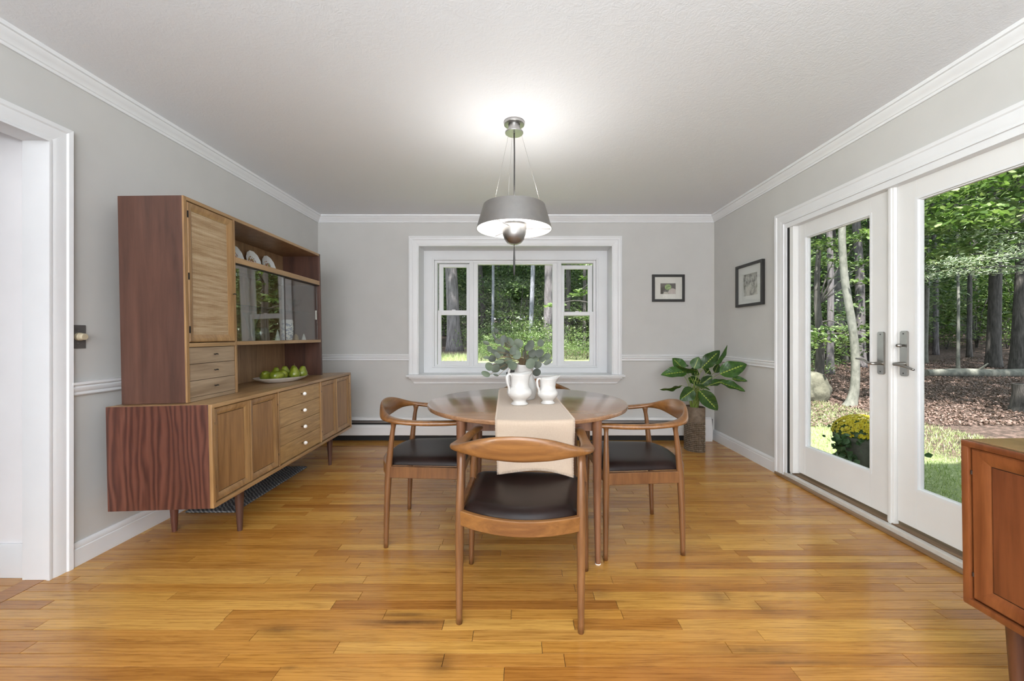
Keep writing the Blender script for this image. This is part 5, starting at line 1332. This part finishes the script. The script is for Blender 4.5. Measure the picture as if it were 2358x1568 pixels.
M['grass'] = foliage_mat('grass_blades', (0.20, 0.28, 0.09), (0.38, 0.46, 0.22), (0.62, 0.66, 0.42), 0.3)
M['fol'] = foliage_mat('broad_leaves', (0.050, 0.095, 0.026), (0.115, 0.190, 0.058), (0.30, 0.37, 0.19), 0.42, 0.28)
M['fol_dark'] = foliage_mat('dark_leaves', (0.032, 0.070, 0.026), (0.080, 0.140, 0.052), (0.21, 0.28, 0.14), 0.38, 0.32)  # darker green than the broad leaves
M['fol_pale'] = foliage_mat('pale_needles', (0.18, 0.26, 0.16), (0.34, 0.42, 0.30), (0.62, 0.66, 0.58), 0.3, 0.4)
M['ivy'] = foliage_mat('ivy_leaves', (0.02, 0.06, 0.02), (0.05, 0.11, 0.04), (0.09, 0.17, 0.07), 0.2, 0.4)
M['mum'] = foliage_mat('yellow_petals', (0.45, 0.33, 0.01), (0.62, 0.50, 0.02), (0.75, 0.66, 0.08), 0.2, 0.5)
mb = MB(); blades(mb, 30000, 2.45, 5.6, 1.6, 7.4, 0.05); blades(mb, 3500, -3.2, -0.8, 7.4, 9.8, 0.10)
o = mb.build('lawn_grass', M['grass'], kind='stuff'); o['label'] = 'short pale grass of the lawn outside the glass door'; o['category'] = 'grass'

# fallen leaves
mb = MB()
for _ in range(26000):
    tt = rg.uniform(5.4, 15); x = rg.uniform(0.62, 1.40)*tt; y = tt
    z = gz(x, y)+0.012; a = rg.uniform(0, 2*PI); s = rg.uniform(0.016, 0.042); tl = rg.uniform(-0.02, 0.02)
    dx, dy = math.cos(a)*s, math.sin(a)*s
    mb.add([(x-dx, y-dy, z), (x+dy*0.5, y-dx*0.5, z+abs(tl)), (x+dx, y+dy, z), (x-dy*0.5, y+dx*0.5, z+abs(tl)*1.5)], [(0, 1, 2, 3)])
o = mb.build('leaf_litter', foliage_mat('dry_leaves', (0.055, 0.034, 0.026), (0.13, 0.082, 0.068), (0.27, 0.185, 0.165), 0.1, 0.6), kind='stuff'); o['label'] = 'dry brown leaves covering the forest floor'; o['category'] = 'leaf litter'

def bark(name, dark, light, scale=(9, 9, 1.6), bs=0.8):
    m, nt, b = newmat(name); v = coords(nt, 'Object', scale)
    n = noise_node(nt, v, 2.2, 5, 0.65, 0.15); c = ramp(nt, n.outputs['Fac'], [(0.33, dark), (0.66, light)])
    nt.links.new(c, b.inputs['Base Color']); b.inputs['Roughness'].default_value = 0.9
    bump(nt, b, n.outputs['Fac'], bs, 0.06); return m
M['bark'] = bark('oak_bark', (0.055, 0.048, 0.052), (0.19, 0.175, 0.185)); M['bark_dark'] = bark('dark_bark', (0.035, 0.032, 0.030), (0.12, 0.11, 0.105))
M['bark_pale'] = bark('pale_bark', (0.09, 0.095, 0.082), (0.20, 0.20, 0.178), (6, 6, 3), 0.25); M['bark_blue'] = bark('grey_blue_bark', (0.11, 0.118, 0.14), (0.25, 0.26, 0.30), (7, 7, 4), 0.35)
def trunk(parent, base, top, r0, r1, m, rng, flare=1.4, bend=0.05, nseg=14):
    base = Vector(base); top = Vector(top); pts = []; rad = []
    for i in range(nseg+1):
        t_ = (i/nseg)**1.6
        p = base.lerp(top, t_)+Vector((bend*math.sin(t_*7+rng.random()*0.3), bend*0.7*math.cos(t_*6+1), 0))*min(1, t_*3)
        pts.append(p); rad.append(lerp(r0, r1, t_)*(1+(flare-1)*math.exp(-t_*(top.z-base.z)/0.35)))
    return MB().tube(pts, rad, 14).build('trunk', m, parent, smooth=True)
def leafcloud(mb, rng, n_cl, per, ctr, R3, size, disc=0.38, flat=0.35, asp=0.55, up=0.75, tilt=0.5):
    ctr = Vector(ctr)
    for _ in range(n_cl):
        while True:
            q = Vector((rng.uniform(-1, 1), rng.uniform(-1, 1), rng.uniform(-1, 1)))
            if q.length <= 1: break
        c_ = ctr+Vector((q.x*R3[0], q.y*R3[1], q.z*R3[2]))
        for _ in range(per):
            p = c_+Vector((rng.gauss(0, disc), rng.gauss(0, disc), rng.gauss(0, disc*flat)))
            nrm = Vector((rng.gauss(0, tilt), rng.gauss(0, tilt), up)).normalized(); a = rng.uniform(0, 2*PI)
            u = nrm.orthogonal().normalized(); v_ = nrm.cross(u); d_ = u*math.cos(a)+v_*math.sin(a); e_ = nrm.cross(d_)
            s = size*rng.uniform(0.6, 1.3)
            g_ = e_*s*asp*0.5; f_ = nrm*s*0.07
            mb.add([p-d_*s*0.5, p-d_*s*0.16+g_+f_, p+d_*s*0.2+g_*0.72+f_, p+d_*s*0.5, p+d_*s*0.2-g_*0.72+f_, p-d_*s*0.16-g_+f_], [(0, 1, 2, 3), (0, 3, 4, 5)])
# crowns shared by the tall trees
def crown_mesh(seed, n_cl, per, R3, size, m):
    mb = MB(); leafcloud(mb, random.Random(seed), n_cl, per, (0, 0, 0), R3, size, 0.5)
    me = bpy.data.meshes.new('crown'); me.from_pydata(mb.v, [], mb.f); me.materials.append(m); return me
CR = [crown_mesh(31, 70, 26, (2.6, 2.6, 2.2), 0.26, M['fol']), crown_mesh(32, 70, 26, (3.0, 2.6, 2.0), 0.26, M['fol_dark'])]
def crown(parent, loc, i, rz, s=1.0):
    o = link('crown', CR[i % 2], None, parent, loc=loc, rot=(0, 0, rz)); o.scale = (s, s, s); o['kind'] = 'stuff'; return o
def gp(px, t):                      # ground point in the viewing direction of a pixel column
    x = (px-CX)/F*t; return Vector((x, t, gz(x, t)-0.03))
def tall_tree(px0, px1, t, wpx, m, label, hgt=9.5, crown_i=None, flare=1.35, bend=0.04, group=None):
    """px0 = pixel column at the base, px1 = at 3 m height"""
    b_ = gp(px0, t); r0 = wpx*t/F/2
    lean = (px1-px0)/F*t/3.0
    tr = thing('tree', label, 'tree', b_, group=group)
    trunk(tr, (0, 0, 0), (lean*hgt, 0, hgt), r0, r0*0.6, m, rg, flare, bend)
    ci = crown_i if crown_i is not None else rg.randrange(2)
    crown(tr, (lean*hgt, 0, hgt+0.8), ci, rg.uniform(0, 6), 0.9)
    crown(tr, (lean*hgt*0.8+rg.uniform(-1.5, 1.5), rg.uniform(-1, 1), hgt-2.0), ci+1, rg.uniform(0, 6), 0.7)
    return tr
tall_tree(1047, 1035, 12.0, 30, M['bark'], 'broad rough-barked tree filling the sash panes on the sideboard side', crown_i=0, flare=1.5)
tall_tree(1115, 1104, 16.0, 14, M['bark_dark'], 'dark straight tree at the sideboard-side edge of the middle pane')
tall_tree(1134, 1135, 13.0, 7, M['bark_blue'], 'slim bluish tree beside the dark tree in the middle pane', 8.5, bend=0.02)
tall_tree(1152, 1149, 18.0, 7, M['bark_blue'], 'thin pale tree far behind in the middle pane', 9)
tall_tree(1221, 1227, 12.5, 11, M['bark_blue'], 'smooth blue-grey tree in the middle pane next to the pull cord', 9, bend=0.02, flare=1.1)
tall_tree(1263, 1262, 12.0, 24, M['bark'], 'wide grey-barked tree at the picture-side edge of the middle pane', crown_i=1)
tall_tree(1306, 1307, 15.0, 13, M['bark_dark'], 'dark tree in the sash panes nearest the framed print')
tall_tree(1346, 1344, 14.0, 9, M['bark_dark'], 'slim dark tree at the outer edge of the sash panes nearest the framed print')
tall_tree(1912, 1909, 11.5, 14, M['bark'], 'mottled grey tree behind the pale tree outside the glass door')
bt = thing('tree', 'pale smooth-barked tree with a crooked foot outside the glass door', 'tree', gp(1963, 6.9))
MB().tube(catmull([(-0.05, 0, 0.0), (-0.01, 0, 0.12), (0.04, 0, 0.35), (0.05, 0, 0.8), (0.0, 0, 1.4), (-0.10, 0.05, 2.3), (-0.14, 0.05, 3.3), (-0.10, 0, 5.0), (0.0, 0, 7.5)], 5), [r[0] for r in catmull([(0.12,), (0.085,), (0.068,), (0.062,), (0.060,), (0.056,), (0.054,), (0.05,), (0.03,)], 5)], 14).build('trunk', M['bark_pale'], bt, smooth=True)
crown(bt, (0, 0, 7.4), 0, 1.0, 0.8)
tall_tree(1942, 1926, 15.0, 18, M['bark_dark'], 'leaning dark tree behind the pale crooked tree', bend=0.02)
tall_tree(1982, 1976, 13.0, 20, M['bark'], 'sunlit grey tree just past the pale crooked tree')
tall_tree(2010, 2008, 15.0, 15, M['bark'], 'grey tree beside the door stile with the lever handle')
tall_tree(1880, 1884, 17.0, 12, M['bark_dark'], 'dark tree at the frame edge of the far glass door')
tall_tree(2206, 2206, 12.0, 6, M['bark_pale'], 'slender whitish tree behind the fallen log', 6, bend=0.01)
tall_tree(2288, 2288, 12.5, 24, M['bark_dark'], 'stout dark tree behind the fallen log')
tall_tree(2345, 2350, 11.5, 26, M['bark_dark'], 'stout dark tree beyond the stump')
tall_tree(2232, 2230, 15.0, 9, M['bark_dark'], 'narrow dark tree deep in the wood behind the log')
tall_tree(2155, 2152, 16.0, 10, M['bark'], 'narrow grey-green tree deep behind the near glass door edge')
tall_tree(2130, 2132, 14.0, 9, M['bark_pale'], 'pale narrow tree at the inner edge of the near glass door')
# unseen trees added out of view to shade the wood
for x, y, hh, s_ in ((8.6, 1.6, 8.5, 1.2), (10.5, 4.2, 9.0, 1.3), (13.5, 6.0, 9.5, 1.3), (12.0, 1.0, 9.0, 1.3), (15.5, 3.5, 10, 1.4), (17.5, 8.0, 10, 1.4), (-4.6, 7.0, 9.0, 1.3), (-5.5, 13.0, 10, 1.4), (6.2, 18.0, 10, 1.3)):
    tr = thing('tree', 'unseen tall tree added to shade the wood', 'tree', (x, y, gz(x, y)-0.03), group='added shade trees out of the window views')
    trunk(tr, (0, 0, 0), (0, 0, hh), 0.16, 0.09, M['bark_dark'], rg, 1.3, 0.04)
    crown(tr, (0, 0, hh+0.6), 0, rg.uniform(0, 6), s_); crown(tr, (rg.uniform(-1, 1), rg.uniform(-1, 1), hh-1.6), 1, rg.uniform(0, 6), s_*0.8)
# many more trunks in the depth of the wood
for i in range(46):
    back = i < 20
    t_ = rg.uniform(18, 34)
    px_ = rg.uniform(990, 1390) if back else rg.uniform(1850, 2400)
    tall_tree(px_, px_+rg.uniform(-6, 6), t_, rg.uniform(4, 10), rg.choice([M['bark_dark'], M['bark_dark'], M['bark']]), 'distant narrow tree deep in the shady wood', rg.uniform(9, 12), group='distant trees of the wood')
# leafy undergrowth: three saplings copied through the wood
def sapling(seed, m, size, n_cl, per, spread, hgt, disc=0.34):
    rr = random.Random(seed)
    t_ = thing('sapling', 'x', 'sapling', group='leafy saplings under the tall trees')
    mb = MB()
    for a in range(3):
        an = a*2.1+rr.random()
        mb.tube([(0, 0, -0.05), (0.12*math.cos(an), 0.12*math.sin(an), hgt*0.4), (spread*0.5*math.cos(an), spread*0.5*math.sin(an), hgt*0.9)], [0.02, 0.014, 0.006], 6)
    mb.build('stems', M['bark_dark'], t_, smooth=True)
    mb = MB(); leafcloud(mb, rr, n_cl, per, (0, 0, hgt*0.58), (spread, spread, hgt*0.48), size, disc, 0.22)
    mb.build('leaves', m, t_, kind='stuff'); return t_
sap = [sapling(41, M['fol'], 0.115, 34, 40, 1.15, 2.6), sapling(42, M['fol_dark'], 0.13, 36, 40, 1.3, 3.4), sapling(43, M['fol'], 0.10, 26, 40, 1.0, 1.5)]
for s, lb in zip(sap, ('tall light-leaved sapling in the wood', 'tall dark-leaved sapling in the wood', 'low light-leaved bush in the wood')): s['label'] = lb; s['group'] = lb+'s'
def put(i, px, t, rz=None, s=1.0, dz=0.0, used=[set()]):
    o = sap[i] if i not in used[0] else copy_tree(sap[i]); used[0].add(i)
    p = gp(px, t); o.location = p+Vector((0, 0, dz)); o.rotation_euler = (0, 0, rg.uniform(0, 6) if rz is None else rz); o.scale = (s, s, s)
for px, t_, i, s in ((1195, 13.5, 0, 0.9), (1160, 15, 1, 0.9), (1250, 16, 0, 1.0), (1215, 18, 1, 1.2), (1110, 17, 1, 1.1), (1130, 21, 0, 1.5), (1190, 24, 1, 1.8), (1260, 22, 0, 1.6), (1065, 16.5, 0, 1.0), (1040, 21, 1, 1.6),
                     (1330, 17, 1, 1.1), (1310, 22, 0, 1.5), (1365, 14, 0, 0.9), (1080, 26, 1, 1.9), (1150, 30, 0, 2.4), (1220, 30, 1, 2.4), (1290, 29, 1, 2.3), (1350, 28, 0, 2.2), (1020, 28, 0, 2.2),
                     (1195, 9.6, 2, 0.45), (1130, 9.2, 2, 0.40), (1245, 9.0, 2, 0.45), (1335, 9.5, 2, 0.42), (1165, 11, 2, 0.6), (1270, 10.5, 2, 0.55), (1215, 12, 2, 0.7), (1105, 11, 2, 0.5)):
    put(i, px, t_, None, s)
for k_ in range(60):
    px = rg.uniform(1840, 2420); t_ = rg.uniform(15, 32); put(rg.choice([0, 1, 1]), px, t_, None, t_/13.0*rg.uniform(0.8, 1.3))
for k_ in range(34):
    px = rg.uniform(1000, 1390); t_ = rg.uniform(17, 34); put(rg.choice([0, 1]), px, t_, None, t_/12.0*rg.uniform(0.9, 1.3))
for px, t_, i, s in ((1890, 12.5, 0, 0.7), (1860, 14, 1, 0.8), (1950, 17, 1, 1.2), (2010, 19, 0, 1.4), (2180, 17, 2, 0.7), (2320, 16, 2, 0.8), (1845, 10, 2, 0.6), (2150, 20, 0, 1.4), (2260, 21, 1, 1.5), (2340, 20, 0, 1.4), (2205, 24, 1, 1.9), (1925, 22, 0, 1.6)):
    put(i, px, t_, None, s)
for px in (1108, 1128, 1150, 1172, 1195, 1218, 1240, 1262, 1305, 1325, 1350): put(2, px+rg.uniform(-5, 5), rg.uniform(7.9, 8.7), None, rg.uniform(0.20, 0.30))
# the wood goes on between and beside the two views
for i in range(16):
    px = rg.uniform(1400, 1850) if i < 11 else rg.uniform(780, 990)
    tall_tree(px, px+rg.uniform(-5, 5), rg.uniform(13, 26), rg.uniform(7, 16), rg.choice([M['bark_dark'], M['bark']]), 'distant narrow tree deep in the shady wood', rg.uniform(9, 11), group='distant trees of the wood')
for i in range(34):
    px = rg.uniform(1385, 1850) if i < 24 else rg.uniform(780, 1000); t_ = rg.uniform(13, 30)
    put(rg.choice([0, 1]), px, t_, None, t_/12.0*rg.uniform(0.8, 1.2))
# overhanging leafy boughs seen through the glass door
def bough(name, label, root_px, root_t, root_py, clusters, m, size, disc, asp=0.55, per=40, twig=M['bark_dark']):
    b_ = gp(root_px, root_t); t_ = thing(name, label, 'tree', b_)
    topz = P(root_px, root_py, root_t).z-b_.z
    trunk(t_, (0, 0, 0), (0, 0, topz+1.2), 0.09, 0.04, twig, rg, 1.2, 0.03)
    mb = MB(); br = MB()
    for (px, py, t2, rad) in clusters:
        c_ = P(px, py, t2)-b_
        leafcloud(mb, rg, max(1, int(rad*10)), per, c_, (rad, rad, rad*0.45), size, disc, 0.18, asp, 0.8, 0.45)
        st = Vector((0, 0, min(topz, max(0.6, c_.z+0.1))))
        br.tube(catmull([tuple(st), tuple(st.lerp(c_, 0.5)+Vector((0, 0, 0.10))), tuple(c_)], 5), [lerp(0.022, 0.006, i/10) for i in range(11)], 6)
    br.build('branches', twig, t_, smooth=True); mb.build('leaves', m, t_, kind='stuff'); return t_
bough('maple', 'broad-leaved maple with bright boughs over the lawn', 2445, 7.4, 380, [(2170, 470, 6.0, 0.42), (2230, 430, 6.2, 0.45), (2300, 400, 6.3, 0.45), (2150, 530, 6.2, 0.40), (2220, 510, 6.2, 0.42), (2290, 480, 6.4, 0.42), (2345, 450, 6.5, 0.4), (2180, 590, 6.5, 0.32), (2250, 560, 6.8, 0.38), (2340, 530, 6.8, 0.4), (2320, 350, 6.6, 0.5)], M['fol'], 0.10, 0.22, 0.75, 80)
bough('hemlock', 'hemlock with pale drooping needle boughs before the log', 2450, 7.0, 560, [(2260, 600, 5.8, 0.26), (2310, 590, 6.0, 0.28), (2345, 560, 6.0, 0.28), (2220, 620, 5.8, 0.22), (2285, 540, 6.0, 0.22), (2170, 600, 6.0, 0.20), (2330, 630, 6.2, 0.22), (2150, 625, 6.2, 0.15)], M['fol_pale'], 0.055, 0.16, 0.22, 130)
bough('beech', 'young beech with layered pale leaves beside the boulder', 1885, 8.2, 700, [(1885, 775, 7.6, 0.26), (1915, 765, 7.7, 0.25), (1945, 755, 7.8, 0.22), (1870, 790, 7.5, 0.22), (1990, 785, 7.9, 0.24), (2010, 770, 8.0, 0.24), (1890, 560, 8.0, 0.30), (1920, 600, 8.4, 0.25), (1985, 545, 7.6, 0.30), (2005, 600, 7.6, 0.28), (2000, 650, 7.8, 0.22), (1880, 640, 8.6, 0.25)], M['fol'], 0.085, 0.15, 0.6, 55)
bough('dogwood', 'small tree holding a bright leafy spray in the pane beside the framed print', 1372, 9.0, 640, [(1350, 640, 8.0, 0.16), (1340, 665, 8.0, 0.14), (1355, 615, 8.0, 0.14), (1330, 680, 8.2, 0.10), (1268, 705, 8.2, 0.10)], M['fol'], 0.085, 0.10, 0.6, 50)

# boulder, log, stump, doorstep, potted mums
def rock(name, label, loc, R3, seed, m):
    bm = bmesh.new(); bmesh.ops.create_icosphere(bm, subdivisions=4, radius=1.0)
    for v in bm.verts:
        q = v.co.copy(); f_ = 1+0.28*mnoise.noise(q*1.3+Vector((seed, 0, 0)))+0.08*mnoise.noise(q*4+Vector((seed, 3, 0)))
        v.co = Vector((q.x*R3[0]*f_, q.y*R3[1]*f_, q.z*R3[2]*f_))
    o = MB().from_bm(bm).build(name, m, smooth=True, loc=loc); return tag(o, label, 'rock')
M['stone'] = bark('lichen_stone', (0.05, 0.05, 0.036), (0.16, 0.155, 0.12), (3, 3, 3), 0.4)
bp = gp(1872, 7.6); rock('boulder', 'rounded mossy boulder at the edge of the wood', bp+Vector((-0.12, 0, 0.22)), (0.36, 0.34, 0.40), 2.0, M['stone'])
lg = thing('fallen_log', 'pale fallen log lying across the forest floor', 'log', gp(2133, 10.6)+Vector((0, 0, 0.12)))
MB().tube([(0, 0, 0), (0.8, -0.1, 0.02), (1.7, -0.2, 0.0), (2.6, -0.25, 0.02), (3.8, -0.3, 0.03)], [0.10, 0.118, 0.122, 0.125, 0.125], 14).build('log', M['bark_pale'], lg, smooth=40)
MB().tube([(1.2, -0.15, 0.08), (1.3, -0.3, 0.28)], [0.03, 0.018], 8).build('branch_stub', M['bark_pale'], lg, smooth=40)
st_ = thing('stump', 'dark weathered tree stump at the edge of the wood', 'stump', gp(2362, 6.3))
MB().tube([(0, 0, 0), (0, 0, 0.12), (0.01, 0, 0.3), (0.01, 0, 0.46)], [0.21, 0.165, 0.15, 0.148], 18).build('stump_body', M['bark_dark'], st_, smooth=40)
o = MB().box(XR+0.27, 3.20, 1.1, 3.32, -0.22, -0.085, 0.02).build('doorstep_slab', bark('blue_stone', (0.20, 0.22, 0.24), (0.36, 0.38, 0.40), (4, 4, 4), 0.3)); tag(o, 'flat blue-grey stone doorstep outside the glass door', 'doorstep')
fp = thing('flower_pot', 'pot of yellow mums and trailing ivy outside the glass door', 'flower pot', (3.12, 3.62, gz(3.12, 3.62)))
MB().lathe([(0.0001, 0), (0.15, 0), (0.155, 0.01), (0.195, 0.31), (0.21, 0.315), (0.21, 0.35), (0.19, 0.35), (0.18, 0.30), (0.0001, 0.29)], 36).build('pot', bark('mossy_clay', (0.06, 0.065, 0.05), (0.15, 0.15, 0.125), (5, 5, 3), 0.2), fp, smooth=40)
MB().lathe([(0.0001, 0.49), (0.09, 0.475), (0.16, 0.43), (0.195, 0.37), (0.19, 0.33), (0.0001, 0.30)], 24).build('mum_foliage', M['ivy'], fp, smooth=True)
mb = MB()
for i in range(460):
    u = rg.random(); a = rg.uniform(0, 2*PI); th = math.acos(1-u*0.95); r = 0.215*math.sin(th); z = 0.36+0.17*math.cos(th)
    c_ = Vector((r*math.cos(a), r*math.sin(a), z)); nrm = Vector((c_.x, c_.y, (z-0.30)*1.4)).normalized()
    u_ = nrm.orthogonal().normalized(); v_ = nrm.cross(u_)
    for k_ in range(6):
        b0 = k_*PI/3+rg.random(); s = 0.021
        p = c_+(u_*math.cos(b0)+v_*math.sin(b0))*s; q1 = c_+(u_*math.cos(b0-0.5)+v_*math.sin(b0-0.5))*s*0.7+nrm*0.006; q2 = c_+(u_*math.cos(b0+0.5)+v_*math.sin(b0+0.5))*s*0.7+nrm*0.006
        mb.add([c_, q1, p, q2], [(0, 1, 2, 3)])
mb.build('blooms', M['mum'], fp, kind='stuff')
mb = MB()
leafcloud(mb, rg, 12, 22, (0, 0, 0.33), (0.20, 0.20, 0.06), 0.05, 0.06, 0.5, 0.7, 0.5, 0.8)
for ax in (-0.33, -0.26, -0.40, -0.30, 0.30, 0.36, 0.42):
    leafcloud(mb, rg, 3, 16, (ax*0.75, -0.08+rg.uniform(-0.1, 0.1), 0.25-abs(ax)*0.2), (0.09, 0.08, 0.12), 0.055, 0.035, 1.0, 0.7, 0.4, 0.9)
mb.build('ivy', M['ivy'], fp, kind='stuff')
